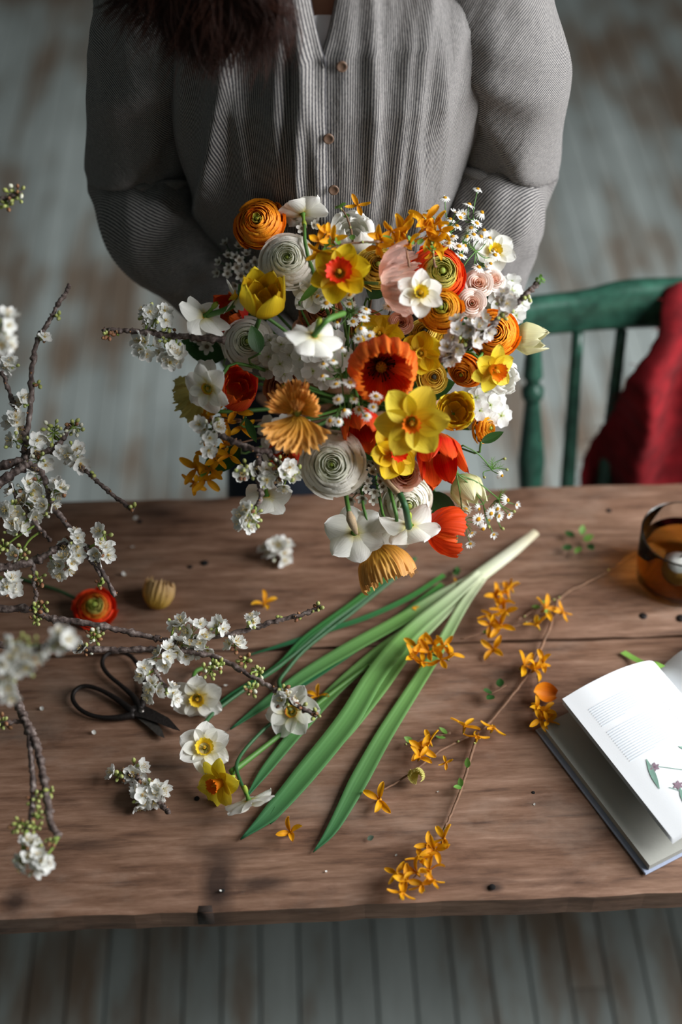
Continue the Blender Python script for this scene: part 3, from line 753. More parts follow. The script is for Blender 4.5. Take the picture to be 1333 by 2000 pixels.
def daffodil(root, pm, cm, seed=0, wd=.36, bends=(.05, .14), cor=(.15, .24, .30), frill=.03, n=6, back=.42, tubem=None, wilt=0.0, ov=True):
    random.seed(seed)
    for j in range(n):
        inner = j % 2; v = (seed+j) % 3
        me = shared('petal#daf%.2f_%.2f_%d_%d' % (wd, bends[inner], v, inner), lambda: daf_petal(wd*(1 if not inner else .9), bends[inner], .25, v*11+inner, twist=(-.12, .0, .14)[v]), pm)
        obj('petal', me, root, rz(j*2*PI/n+uni(-.10, .10)) @ tr(0, 0, .015*inner) @ ry(uni(-.14, .12)+wilt*uni(-.6, .9)) @ rx(uni(-.12, .12)))
    if cor:
        obj('trumpet', shared('trumpet#%s_%.2f' % (cor, frill), lambda: corona(*cor, frill, 1.3), cm), root)
        st = merge([tube([(.03*math.cos(a), .03*math.sin(a), -.02), (.05*math.cos(a), .05*math.sin(a), cor[2]*.75)], [.012, .02], 5) for a in np.linspace(0, 5.3, 6)]+[tube([(0, 0, -.02), (0, 0, cor[2]*.95)], [.014, .022], 6)])
        obj('stamens', shared('stamens#%.2f' % cor[2], lambda: st, plain('pollen_yellow', '#e8b92a', .7, bump=.3)), root)
    if back:
        obj('flower_tube', shared('flower_tube#%.2f' % back, lambda: lathe([(.13, .03), (.085, -.05), (.062, -.2), (.062, -back), (.09, -back-.08), (.095, -back-.2), (.05, -back-.3)], 14), tubem or petal('tube_green', '#4f7d31', '#6d9838', '#b9c14a', .15, .2)), root)
# ---- tulip
def tul_petal(half, openr, h, seed, pinch=.0, curl=0.0):
    def f(u, v):
        wprof = np.sin(PI*np.clip(v*.93+.07, 0, 1))**.55*(1-.15*v)
        a = u*half*wprof
        r = np.interp(v, [0, .12, .4, .75, 1], [.05, .30, .50, .50+.5*(openr-.5), openr])+.015*wav(u*2+v, seed)*v
        r = r*(1-.05*u*u)+curl*np.clip(v-.8, 0, 1)*1.2
        return r*np.cos(a), r*np.sin(a), h*v-.07*u*u*v-.05*v*v+.012*wav(u*4, seed+2)*v
    return grid(f, 10, 12)
def tulip(root, mats, seed=0, openr=.42, h=1.1, rows=((3, 1.0, 0), (3, .93, 1.05)), half=.85, curl=0.0, stamens=True):
    random.seed(seed)
    for q, (cnt, s, a0) in enumerate(rows):
        for j in range(cnt):
            v = (seed+j+q) % 3
            me = shared('petal#tul%.2f_%.2f_%.2f_%d_%.2f' % (half, openr, h, v, curl), lambda: tul_petal(half, openr, h, v*5, curl=curl), mats[min(q, len(mats)-1)])
            obj('petal', me, root, rz(a0+j*2*PI/cnt+uni(-.12, .12)) @ ry(uni(-.05, .08)) @ sc(s*uni(.95, 1.04)))
    if stamens:
        obj('stamens', shared('stamens#t', lambda: merge([tube([(.04, 0, .05), (.08*math.cos(a), .08*math.sin(a), .3), (.1*math.cos(a), .1*math.sin(a), .45)], [.015, .02, .03], 5) for a in np.linspace(0, 5.2, 6)]+[tube([(0, 0, 0), (0, 0, .4)], [.05, .06], 8)]), plain('tulip_stamen', '#3a3320', .7, bump=.2)), root)
# ---- poppy
def pop_petal(half, depth, pleat, seed, ln=1.0, fold=0.0, ruff=.05):
    def f(u, v):
        a = u*half
        pl = np.sin(a*17+2.6*wav(u*2, seed)+v*2)*(.55+.35*wav(u*3, seed+4))+np.sin(a*31+wav(v*3, seed)*1.5+2*wav(u*3, seed+1))*.4
        r = ln*v*(1-.10*u**4)+ruff*v**3*wav(u*5, seed+3, 5, 3, 14)
        r = r*np.cos(depth*v**1.3)+.02*v
        z = ln*v*np.sin(depth*v**1.3)+pleat*pl*v*1.0+ruff*v**2*wav(u*4+v*2, seed+9, 4, 3, 11)
        k = np.clip((v-.55)/.45, 0, 1)*fold
        r = r-k*.75*ln*v**2; z = z-k*k*.45
        return r*np.cos(a), r*np.sin(a), z
    return grid(f, 56, 16)
def poppy(root, m, seed=0, petals=((1.0, .7, 1.0, 0, 0, 0),)*4, pleat=.035, ruff=.05, pod=True, stamen='#d9a52a'):
    """petals: (half angle, cup depth, length, angle, fold, tilt)"""
    random.seed(seed)
    for j, (half, depth, ln, ang, fold, tilt) in enumerate(petals):
        obj('petal', mesh('petal', pop_petal(half, depth, pleat, seed*13+j*5, ln, fold, ruff), m), root, rz(ang) @ ry(tilt) @ tr(0, 0, .012*j))
    if pod:
        rays = [tube([(0, 0, .20), (.09*math.cos(a), .09*math.sin(a), .19)], [.022, .016], 5) for a in np.linspace(0, 5.6, 9)]
        obj('seed_pod', shared('seed_pod', lambda: merge([lathe([(.02, 0), (.07, .04), (.085, .12), (.09, .18), (.0001, .19)], 14)]+rays), PODM), root)
        fl = []
        for k in range(60):
            a = uni(0, 6.28); r_ = uni(.12, .24); z_ = uni(.10, .24)
            fl.append(tube([(.05*math.cos(a), .05*math.sin(a), 0), (r_*math.cos(a), r_*math.sin(a), z_)], .006, 3)); fl.append(ball(.017, 5, 4, 1, (r_*math.cos(a), r_*math.sin(a), z_)))
        obj('stamens', mesh('stamens', merge(fl), plain('poppy_stamen_'+stamen[1:], stamen, .8, bump=.2)), root)
# ---- chamomile head
def cham_rays(drop, n, seed):
    rg = np.random.default_rng(seed); gs = []
    for k in range(n):
        a = k*2*PI/n+rg.normal(0, .05); d_ = drop+rg.normal(0, .10); L_ = rg.uniform(.62, .76)
        g = grid(lambda u, v: (.26+L_*v, u*(.135*np.sin(PI*(v*.86+.14))**.5), .02-d_*v**1.5-.03*u*u), 2, 4)
        gs.append(moved(g, rz(a)))
    return merge(gs)
WRAY = petal('chamomile_ray', '#e9e9df', '#f4f4ee', '#f6f6f2', .06, .3)
def cham_head(parent, M, kind):
    drop, n, dome = [(.05, 15, .8), (.25, 14, 1.0), (.75, 13, 1.25), (-.35, 13, .6)][kind]
    h = obj('flower_head', shared('flower_head#%d' % kind, lambda: ball(.33, 12, 7, dome*.62, (0, 0, .03)), YCEN), parent, M)
    obj('ray_petals', shared('ray_petals#%d' % kind, lambda: cham_rays(drop, n, kind), WRAY), h)
    obj('bract', shared('bract', lambda: lathe([(.05, -.14), (.2, -.1), (.3, -.01)], 8), STEM), h)
# ---- fruit-tree blossom
BW = petal('blossom_white', '#e8e9dc', '#f1f1ec', '#f4f3ef', .06, .35)
BWD = petal('blossom_greyish', '#cfc9c4', '#dedad6', '#e6e3df', .08, .3)
BUDG = petal('bud_green', '#7e8f3c', '#a9b25c', '#c9cc8c', .2, .15)
BUDB = petal('bud_brown', '#6a4030', '#8a5a40', '#a9825c', .25, .1)
BUDW = petal('bud_white', '#a3ae62', '#dcdcc0', '#efece0', .12, .2)
CALY = plain('calyx_green', '#7c9140', .6, bump=.2, vary=.2)
ANTH = plain('anther_gold', '#c99338', .7, bump=.2)
def blo_petal(cup):
    return grid(lambda u, v: (.10+.9*v, u*.46*np.sin(PI*(v*.86+.07))**.6, cup*v**1.6+.20*u*u*v+.03*np.sin(u*6+v*5)), 5, 5)
def blo_centre():
    gs = [lathe([(.03, -.55), (.05, -.2), (.15, -.12), (.2, .0), (.12, .05), (.0001, .06)], 8)]; rg = np.random.default_rng(3)
    for k in range(14):
        a = rg.uniform(0, 6.28); r_ = rg.uniform(.15, .5); z_ = rg.uniform(.42, .68)
        gs.append(tube([(.06*math.cos(a), .06*math.sin(a), 0), (r_*.6*math.cos(a), r_*.6*math.sin(a), z_*.6), (r_*math.cos(a), r_*math.sin(a), z_)], .012, 3, False))
        gs.append(ball(.042, 5, 4, 1, (r_*math.cos(a), r_*math.sin(a), z_)))
    return merge(gs)
def blossom(parent, M, open_=0, pm=None):
    cup = (.12, .30, .55)[open_]
    b = obj('blossom', shared('blossom', blo_centre, petal('blossom_heart', '#8a9c4a', '#d9c98a', '#cf9a3e', .1, .1)), parent, M)
    me = shared('petal#blo%d' % open_, lambda: blo_petal(cup), pm or BW)
    for j in range(5): obj('petal', me, b, rz(j*2*PI/5+uni(-.12, .12)) @ ry(uni(-.12, .12)) @ rx(uni(-.15, .15)))
def bud(parent, M, kind):
    me = shared('bud#%d' % kind, lambda: lathe([(.12, -.7), (.16, -.35), (.38, -.15), (.5, .2), (.42, .6), (.2, .85), (.0001, .92)], 8), (BUDG, BUDB, BUDW)[kind])
    obj('bud', me, parent, M)
# ---- forsythia
FOR = petal('forsythia_gold', '#d98c08', '#f0a90f', '#f2b320', .14, .3)
def fors_petal(c):
    return grid(lambda u, v: (.06+.94*v, u*(.04+.155*np.sin(PI*v**.9)**.6), c*np.sin(PI*v*.9)*.4+.25*v*(c>0)+.35*u*u*.3), 4, 7)
def forsythia_flower(parent, M, v=0):
    b = obj('flower', shared('flower#f', lambda: lathe([(.05, -.42), (.08, -.3), (.10, -.1), (.13, .05), (.02, .06)], 8), petal('forsythia_tube', '#7f8a2a', '#d99510', '#e09a0c', .1, .15)), parent, M)
    me = shared('petal#for%d' % v, lambda: fors_petal((.5, -.25, .15)[v]), FOR)
    for j in range(4): obj('petal', me, b, rz(j*PI/2+uni(-.25, .25)) @ ry(uni(-.35, .2)) @ rx(uni(-.5, .5)))
def leaf_mesh(wd=.3, bend=.25):
    return grid(lambda u, v: (v, u*wd*np.sin(PI*v**.85)**.8, bend*v*v+.5*wd*np.abs(u)*np.sin(PI*v)*.5), 4, 8)
def leaf(parent, M, mat=None, wd=.3, bend=.25, name='leaf'):
    obj(name, shared('leaf#%.2f_%.2f' % (wd, bend), lambda: leaf_mesh(wd, bend), mat or LEAFM), parent, M)

# ================================================================== BOUQUET
def dd(px, py): return 1.565+.075*((px-700)/300)**2+(.065 if py < 740 else .09)*((py-740)/340)**2
def face(px, py, f=None):
    if f is not None: return img_dir(*f)
    return img_dir((px-700)/300*.45, -(py-740)/340*.35+.12, 1)
def flower_root(name, px, py, rp, f, spin, off, label, cat, group, lift=.45):
    d = dd(px, py)+off; n = face(px, py, f); s = rp*mpp(d); loc = P(px, py, d)-n*s*lift
    return empty(name, xform(loc, n, spin, s), label, cat, group), loc, n
C_OR = (petal('ran_orange_outer', '#9a4a0a', '#e8720c', '#ff9c20', .16, .25), petal('ran_orange_inner', '#8a480a', '#e27a0e', '#ffac30', .16, .25), petal('ran_green_heart', '#7d8a2a', '#a3a338', '#c9b850', .15, .2))  # orange, red, amber: dark bases paint shaded gaps, light tips paint lit rims
C_WH = (petal('ran_white_outer', '#e9e2c8', '#f8f4e8', '#fefaf2', .05, .42), petal('ran_white_inner', '#c6cc9c', '#f0f0d8', '#fcfbf0', .05, .42), petal('ran_white_heart', '#8fa05a', '#b5c186', '#d4d9b0', .1, .2))
C_RD = (petal('ran_red_outer', '#9a200a', '#e2330e', '#f4501a', .18, .25), petal('ran_red_inner', '#c0560f', '#e0601a', '#e9922e', .18, .25), petal('ran_lime_heart', '#7f8f35', '#adb04c', '#d2c46a', .22, .2))
C_AM = (petal('ran_amber_outer', '#a05a0a', '#e98a10', '#f9a824', .16, .25), petal('ran_amber_inner', '#c0850f', '#e69a18', '#f0a828', .16, .25), petal('ran_amber_heart', '#6f7a22', '#98982c', '#b9a836', .15, .2))
C_YL = (petal('ran_yellow_outer', '#c7a53a', '#e6c552', '#efd45e', .14, .25), petal('ran_yellow_inner', '#b98f22', '#d9ac34', '#e8c04a', .14, .25), petal('ran_yellow_heart', '#5a3a16', '#8a6420', '#c0962c', .2, .15))
C_PE = (petal('ran_peach_outer', '#a65a34', '#c97a4c', '#d68c60', .15, .25), petal('ran_peach_inner', '#9a4c2c', '#bb6840', '#cc8058', .15, .25), petal('ran_peach_heart', '#6a3a22', '#94563a', '#b06c48', .15, .25))
C_BL = (petal('rose_blush_outer', '#f0d8b8', '#f8e0d0', '#fbeae0', .08, .3), petal('rose_blush_inner', '#eec09c', '#f8d0b8', '#fbdccc', .08, .3))
C_PK = (petal('rose_salmon_outer', '#d89a74', '#f0b294', '#f6c6b0', .1, .3), petal('rose_salmon_inner', '#b8704c', '#d08a6a', '#dc9e80', .1, .3))
DARKC = plain('dark_heart', '#2a2410', .8, bump=.5, bscale=30)
GR = 'ranunculus blooms in the bouquet'
for (px, py, rp, f, spin, off, mats, kw, lab) in [
    (505, 432, 53, (-.18, .22, 1), .3, -.03, C_OR, dict(n=16, green=.10, core=.07, flat=.62), 'big orange ranunculus at the top left corner of the bouquet'),
    (562, 506, 56, (.0, .10, 1), 1.2, -.02, C_WH, dict(n=18, green=.10, core=.06, per=5), 'white ranunculus right below the big orange one at top left'),
    (485, 668, 52, (.02, .0, 1), 2.0, .05, C_WH, dict(n=15, green=.18, core=.10, per=5), 'shaded white ranunculus below the yellow double tulip'),
    (860, 532, 60, (.28, .10, 1), .5, -.01, C_RD, dict(n=16, green=.50, core=.10, top=.72), 'red ranunculus with a broad lime green heart'),
    (862, 603, 45, (-.12, .20, 1), .9, -.035, C_AM, dict(n=13, green=.24, core=.12), 'amber ranunculus with a green heart, just below the red one'),
    (966, 650, 50, (-.10, .0, 1), .1, -.005, C_OR, dict(n=16, green=.0, core=.12, centre=DARKC), 'orange ranunculus at right under the grey blossom twig'),
    (830, 650, 33, (-.15, .25, 1), .7, .01, C_YL, dict(n=7, green=.2, core=.16, centre=DARKC, flat=.5), 'small pale yellow ranunculus bud below the amber bloom'),
    (845, 738, 34, (.30, .05, 1), .2, .0, C_YL, dict(n=7, green=.2, core=.15, centre=DARKC, flat=.5), 'small yellow ranunculus bud between orange poppy and yellow double tulip'),
    (905, 728, 38, (-.5, -.55, .75), .4, .0, C_OR, dict(n=9, core=.1), 'orange ranunculus tucked behind the small yellow daffodil'),
    (953, 836, 32, (.75, -.05, .65), .3, .03, C_AM, dict(n=9, core=.1, green=.1), 'lone small orange ranunculus at the right edge above the chamomile'),
    (650, 907, 66, (-.06, -.05, 1), .6, -.02, C_WH, dict(n=19, green=.12, core=.06, per=5), 'largest white ranunculus at the lower middle of the bouquet'),
    (798, 985, 52, (.1, -.35, 1), 1.6, .02, C_WH, dict(n=12, core=.1, green=.12, top=.65), 'loose white ranunculus behind the lowest white daffodils'),
    (628, 606, 44, (.1, .2, 1), .3, .085, C_PE, dict(n=9, core=.1), 'shaded peach ranunculus deep between yellow tulip and chamomile'),
    (556, 756, 46, (-.2, .1, 1), 1.1, .08, C_PE, dict(n=9, core=.1), 'shaded peach ranunculus deep above the apricot poppy'),
    (878, 655, 34, (.2, .1, 1), 1.9, .045, C_YL, dict(n=7, core=.15, flat=.5), 'yellow ranunculus bud half hidden behind the grey blossom twig'),
    (738, 520, 46, (.1, .2, 1), .4, .012, C_YL, dict(n=8, core=.12, green=.2), 'pale yellow ranunculus behind the yellow daffodil with red trumpet'),
    (722, 640, 40, (.1, .1, 1), .4, .075, C_PE, dict(n=8, core=.12), 'peach ranunculus deep behind the middle chamomile')]:
    random.seed(px); root, loc, n = flower_root('ranunculus', px, py, rp, f, spin, off, lab, 'flower', GR)
    ranunculus(root, mats, seed=px, **kw); random.seed(px+1); stem_to_grip(root, loc, n)
for (px, py, rp, f, spin, off, mats, lab) in [
    (935, 553, 31, (.0, .2, 1), .2, -.005, C_BL, 'blush spray rose touching the red ranunculus'),
    (966, 546, 26, (.3, .3, 1), 1.0, .02, C_BL, 'blush spray rose behind, below the chamomile at upper right'),
    (923, 592, 31, (.0, .0, 1), .6, -.02, C_BL, 'pale blush spray rose between amber and orange ranunculus'),
    (784, 630, 26, (.0, .1, 1), .4, .005, C_PK, 'small salmon spray rose left of the pale yellow bud'),
    (792, 925, 36, (.05, .15, 1), 1.3, .02, C_PK, 'salmon spray rose below the lower yellow daffodil'),
    (600, 640, 30, (.0, .1, 1), 1.3, .09, C_PK, 'salmon spray rose deep behind the central white daffodil')]:
    random.seed(px); root, loc, n = flower_root('spray_rose', px, py, rp, f, spin, off, lab, 'flower', 'spray roses in the bouquet')
    rose(root, mats, seed=px); random.seed(px+1); stem_to_grip(root, loc, n)
# tulips
T_YE = petal('tulip_yellow', '#b9982a', '#e6c41c', '#f0d832', .1, .3); T_YI = petal('tulip_yellow_inner', '#a87a18', '#d9aa18', '#ecc82a', .12, .3)
T_RD = petal('tulip_red', '#d98a2a', '#dd2d12', '#ee5a1e', .2, .3); T_OR = petal('tulip_orange_red', '#d9741a', '#dc3a12', '#ee6a20', .22, .3)
T_CR = petal('tulip_cream', '#b9c070', '#e6e2ac', '#f0ecc6', .08, .3); T_WH = petal('tulip_white', '#e8ead2', '#f8f7f0', '#fcfbf6', .05, .4)
for (px, py, rp, f, spin, off, mats, kw, lift, lab) in [
    (513, 578, 60, (.10, .62, .78), .35, -.035, (T_YE, T_YI), dict(openr=.46, h=1.0, rows=((4, 1.02, 0), (4, .9, .7), (4, .74, .2), (3, .54, .9)), half=.80, stamens=False), .5, 'yellow double tulip at the upper left of the bouquet'),
    (462, 760, 56, (.35, .30, .85), .2, .0, (T_RD, T_OR), dict(openr=.40, h=1.0, rows=((4, 1.0, 0), (4, .88, .8), (3, .72, .3), (3, .52, .9)), half=.85, stamens=False), .5, 'orange-red double tulip behind the red-rimmed white daffodil'),
    (856, 893, 58, (.12, -.80, .60), .3, -.01, (T_RD, T_RD), dict(openr=.5, h=1.25, half=.82), .62, 'red tulip with open tips at the lower right of the bouquet'),
    (705, 832, 52, (.10, -.72, .70), .9, .01, (T_OR, T_OR), dict(openr=.42, h=1.15, rows=((3, 1, 0), (3, .95, 1.05), (3, .8, .4))), .55, 'orange-red tulip between apricot poppy and big yellow daffodil'),
    (1030, 660, 42, (.92, -.02, .35), .5, .0, (T_CR, T_CR), dict(openr=.30, h=1.2, half=1.0), .5, 'cream tulip sticking out at the right against the green chair'),
    (912, 955, 44, (.45, -.75, .45), .5, .03, (T_CR, T_CR), dict(openr=.28, h=1.2, half=1.0), .5, 'greenish cream tulip at the lower right beside the red tulip'),
    (890, 802, 46, (.05, .10, 1), .9, -.03, (T_YE, T_YI), dict(openr=.50, h=.8, rows=((4, 1.1, 0), (4, .95, .7), (4, .78, .2), (4, .58, .5)), half=.8, stamens=False), .5, 'yellow double tulip right of the big yellow daffodil'),
    (690, 452, 56, (.05, .40, .9), .1, .02, (T_WH, T_WH), dict(openr=.40, h=.95, rows=((5, 1.05, 0), (5, .86, .5), (4, .68, .2), (4, .50, .6), (3, .32, .1)), half=.95, curl=-.5, stamens=False), .5, 'white double tulip at the top centre of the bouquet'),
    (452, 612, 50, (-.5, .3, .8), .3, .055, (T_RD, T_OR), dict(openr=.4, h=1.0), .5, 'shaded red tulip behind the upper left white daffodil'),
    (556, 886, 44, (-.2, -.4, .9), .3, .06, (T_RD, T_OR), dict(openr=.4, h=1.0), .5, 'shaded red tulip deep under the apricot poppy'),
    (985, 738, 44, (.7, -.3, .6), .3, .03, (T_WH, T_WH), dict(openr=.42, h=.9, rows=((5, 1.05, 0), (5, .9, .5), (4, .7, .2)), half=.85, curl=-.4, stamens=False), .5, 'white double tulip behind the small yellow daffodil at right')]:
    random.seed(px); root, loc, n = flower_root('tulip', px, py, rp*1.55, f, spin, off, lab, 'flower', 'tulips in the bouquet', lift)
    tulip(root, mats, seed=px, **kw); random.seed(px+1); stem_to_grip(root, loc, n, .0026)
# daffodils
D_Y = petal('daf_yellow', '#d8a90e', '#e3bc12', '#ecca22', .12, .35); D_W = petal('daf_white', '#e2d67a', '#f6f5ea', '#fbfaf4', .07, .4, mp=.28)
D_B = petal('daf_lemon', '#d9b81c', '#e9cf30', '#f0da48', .1, .35)
K_R = petal('trumpet_red_orange', '#d86a12', '#e04a14', '#ee3c12', .15, .25); K_O = petal('trumpet_orange', '#e0a21a', '#ee8a14', '#f0701a', .15, .25); K_Y = petal('trumpet_yellow', '#e0b21a', '#eec52a', '#f0d23a', .12, .25)
K_P = petal('cup_yellow_red_rim', '#9aa02a', '#e3b51c', '#d8401a', .12, .2, mp=.85)
GD = 'daffodils in the bouquet'
LONG = (.16, .27, .52); MID = (.15, .30, .32); SHORT = (.14, .22, .14)
DAFS = [
    (665, 535, 62, (-.12, .18, 1), .25, -.055, D_Y, K_R, dict(wd=.40, cor=(.16, .40, .36), frill=.055, bends=(-.02, .08)), 'yellow daffodil with a frilled red trumpet in the upper middle', None),
    (805, 822, 76, (-.04, -.30, 1), 1.10, -.065, D_B, K_O, dict(wd=.37, cor=(.15, .22, .42), frill=.05, bends=(-.06, .05)), 'big lemon yellow daffodil with orange trumpet at the centre right', None),
    (962, 720, 50, (.45, -.35, .8), .5, -.05, D_B, K_O, dict(wd=.34, cor=(.2, .34, .55), frill=.05), 'small yellow daffodil with orange trumpet at the right edge', None),
    (770, 882, 58, (.45, -.10, .85), .2, -.02, D_Y, K_R, dict(wd=.42, cor=(.15, .30, .40), frill=.05), 'yellow daffodil half hidden beneath the big lemon yellow one', None),
    (592, 418, 50, (-.10, .75, -.45), .9, -.01, D_W, K_Y, dict(wd=.42, cor=MID, back=.35), 'white daffodil seen from behind at the top beside the orange ranunculus', None),
    (402, 617, 58, (-.55, -.50, -.55), .4, -.05, D_W, K_O, dict(wd=.36, cor=MID, wilt=.25), 'white daffodil turned away at the left edge with orange cup', [(500, 560), (450, 600)]),
    (614, 655, 60, (-.25, -.62, -.60), .2, -.075, D_W, K_O, dict(wd=.42, cor=MID, wilt=.2), 'white daffodil seen from above at the middle with orange cup below', [(672, 612), (640, 625)]),
    (408, 757, 54, (-.45, -.45, .75), .5, -.065, D_W, K_P, dict(wd=.40, cor=SHORT, frill=.02, bends=(-.02, .05)), 'white daffodil with small yellow cup rimmed in red at left', None),
    (693, 1040, 62, (-.02, -.25, -.95), .3, -.02, D_W, K_O, dict(wd=.44, cor=MID, back=.25), 'broad white daffodil seen from its back, hanging lowest at the left', 'A'),
    (800, 1025, 62, (.05, -.75, -.55), .1, -.03, D_W, K_P, dict(wd=.40, cor=SHORT, frill=.02, back=.2, bends=(-.10, -.02)), 'white daffodil seen from its back with thick curved green stem', 'B'),
    (520, 966, 54, (-.05, -.70, -.60), .8, -.01, D_W, K_Y, dict(wd=.42, cor=MID, back=.25), 'shaded white daffodil hanging at the lower left by the twig', 'C'),
    (820, 575, 50, (.15, .15, 1), .5, -.06, D_W, K_Y, dict(wd=.36, cor=(.17, .27, .42), frill=.04), 'white daffodil with frilly yellow trumpet beside the pink poppy', None),
    (462, 582, 40, (-.7, .45, .2), .4, -.045, D_W, K_Y, dict(wd=.26, cor=(.15, .26, .25), wilt=1.3, frill=.06), 'wilted white daffodil with curled petals over the yellow double tulip', None),
    (965, 492, 45, (.2, .2, .95), .6, .02, D_W, K_Y, dict(wd=.42, cor=MID), 'white daffodil with yellow cup behind the upper chamomile', None),
    (608, 572, 42, (-.1, -.3, .9), .7, .015, D_W, K_Y, dict(wd=.40, cor=None), 'white daffodil mostly hidden under the daffodil with red trumpet', None),
    (742, 655, 50, (-.1, .45, .8), .9, .01, D_Y, K_Y, dict(wd=.46, cor=(.15, .26, .25), bends=(.1, .2)), 'golden daffodil in the middle above the orange poppy', None),
    (822, 690, 44, (.1, -.1, 1), .4, .0, D_Y, K_Y, dict(wd=.48, cor=(.15, .24, .2), bends=(.2, .35)), 'golden daffodil above the orange poppy, touching the yellow bud', None),
    (770, 1030, 48, (.0, -.35, -.9), 1.1, .02, D_W, K_O, dict(wd=.42, cor=MID, back=.25), 'white daffodil half hidden behind the lowest two white daffodils', None),
    (412, 745, 50, (-.6, -.2, .7), .1, .03, D_W, K_Y, dict(wd=.40, cor=None), 'shaded white daffodil behind the red-rimmed one at left', None)]
for (px, py, rp, f, spin, off, pm, cm, kw, lab, st) in DAFS:
    random.seed(px); root, loc, n = flower_root('daffodil', px, py, rp, f, spin, off, lab, 'flower', GD, 0)
    daffodil(root, pm, cm, seed=px, **kw); random.seed(px+1)
    d = dd(px, py)+off; back = kw.get('back', .42)*rp*mpp(d)*1.5
    b = loc-n*back
    if st == 'A': stem_px(root, [(672, 930, d+.04), (676, 965, d-.005), (682, 1000, d-.025)], .0026); stem_px(root, [(682, 1000, d-.025), (688, 1020, d-.028), (697, 1042, d-.008)], name='spathe', mat=HUSK, radii=[.003, .0055, .0045, .002])
    elif st == 'B': stem_px(root, [(728, 890, d+.03), (752, 935, d-.01), (782, 968, d-.035)], name='spathe', mat=HUSK, radii=[.003, .0034, .0032]); stem_px(root, [(782, 966, d-.035), (792, 990, d-.045), (799, 1030, d-.01)], .0038, STEMD)
    elif st == 'C': stem_px(root, [(505, 880, d+.03), (508, 910, d-.01), (518, 955, d-.01)], .002)
    elif st: stem_px(root, [(st[0][0], st[0][1], d+.02), (st[1][0], st[1][1], d-.012), (px, py, d)], .0032); stem_to_grip(root, P(st[0][0], st[0][1], d+.02), img_dir(0, 0, 1))
    else: stem_to_grip(root, b, n, .0022)
# poppies
PP_A = petal('poppy_apricot', '#cf9a30', '#e39a34', '#efb060', .22, .35, freq=60); PP_O = petal('poppy_orange', '#5a1a10', '#dd4a18', '#f48a30', .22, .4, freq=60, mp=.36)  # orange poppy: dark base colour paints the shadow inside its cup
PP_P = petal('poppy_pink', '#f8e6d0', '#fbcdbc', '#fcdcd2', .12, .5, freq=60); PP_R = petal('poppy_vermilion', '#e0480e', '#e84c10', '#ec5a1a', .16, .35, freq=60)
PP_D = petal('poppy_dried_yellow', '#d8a23a', '#e0a53e', '#dda860', .22, .3, freq=60); PP_G = petal('poppy_pale_yellow', '#a8a24a', '#c9bd66', '#d2c878', .15, .35, freq=60)
GPP = 'poppies in the bouquet'
for (px, py, rp, f, spin, off, m, kw, lab, lift) in [
    (582, 808, 82, (.0, .05, 1), 0, -.06, PP_A, dict(petals=((1.15, .25, .98, -PI/2-.1, 0, 0), (.95, .5, .86, PI/2+.6, .0, -.15), (.8, .75, .86, .55, .15, -.1), (.55, 1.15, .72, PI/2-.05, .35, -.2)), pleat=.022, ruff=.09), 'large crinkled apricot poppy with a green seed pod', 0),
    (748, 724, 122, (.06, -.32, 1), .0, -.025, PP_O, dict(petals=((1.45, 1.0, 1.10, PI/2+.1, .16, -.10), (1.2, 1.05, .88, -PI/2, 0, -.05), (1.1, 1.1, 1.0, PI+.2, 0, -.1), (1.1, 1.05, .98, -.2, 0, -.1)), pleat=.013, ruff=.07, stamen='#2a140c'), 'orange poppy cup with a dark inside in the middle', .45),
    (775, 550, 84, (.80, .05, .25), .0, -.03, PP_P, dict(petals=((1.1, .8, 1.05, PI/2+.2, .0, .15), (1.15, .75, .95, -PI/2-.2, 0, .1), (1.0, .7, .85, PI, 0, 0), (1.0, .9, .9, 0, 0, 0)), pleat=.04, ruff=.09, pod=False), 'soft pink poppy seen from its side', .35),
    (856, 1036, 78, (.85, -.05, -.35), .3, -.02, PP_R, dict(petals=((1.25, .75, 1.0, PI/2, 0, -.2), (1.25, .7, 1.0, -PI/2, 0, -.2), (1.0, .8, .75, PI, 0, -.1)), pleat=.018, ruff=.04, pod=False), 'vermilion poppy petals hanging at the bottom right of the bouquet', .3),
    (738, 1066, 82, (.32, -.92, -.02), .3, -.02, PP_D, dict(petals=((.95, .85, 1.05, PI/2, 0, -.1), (.95, .85, 1.1, -PI/2, 0, -.1), (.95, .8, 1.0, PI, 0, -.1), (.95, .85, 1.0, 0, 0, -.1)), pleat=.03, ruff=.07, pod=False), 'dried yellow poppy hanging lowest under the white daffodils', .0),
    (388, 775, 62, (-.7, -.35, -.45), .3, .055, PP_G, dict(petals=((1.2, .6, 1.0, PI/2, 0, 0), (1.2, .6, 1.0, -PI/2, 0, 0), (1.0, .7, .9, PI, 0, 0), (1.0, .7, .9, 0, 0, 0)), pleat=.02, ruff=.06), 'shaded pale yellow poppy at the far left edge of the bouquet', .2)]:
    random.seed(px); root, loc, n = flower_root('poppy', px, py, rp, f, spin, off, lab, 'flower', GPP, lift)
    poppy(root, m, seed=px, **kw); random.seed(px+1); stem_to_grip(root, loc-n*.004, n, .0018)
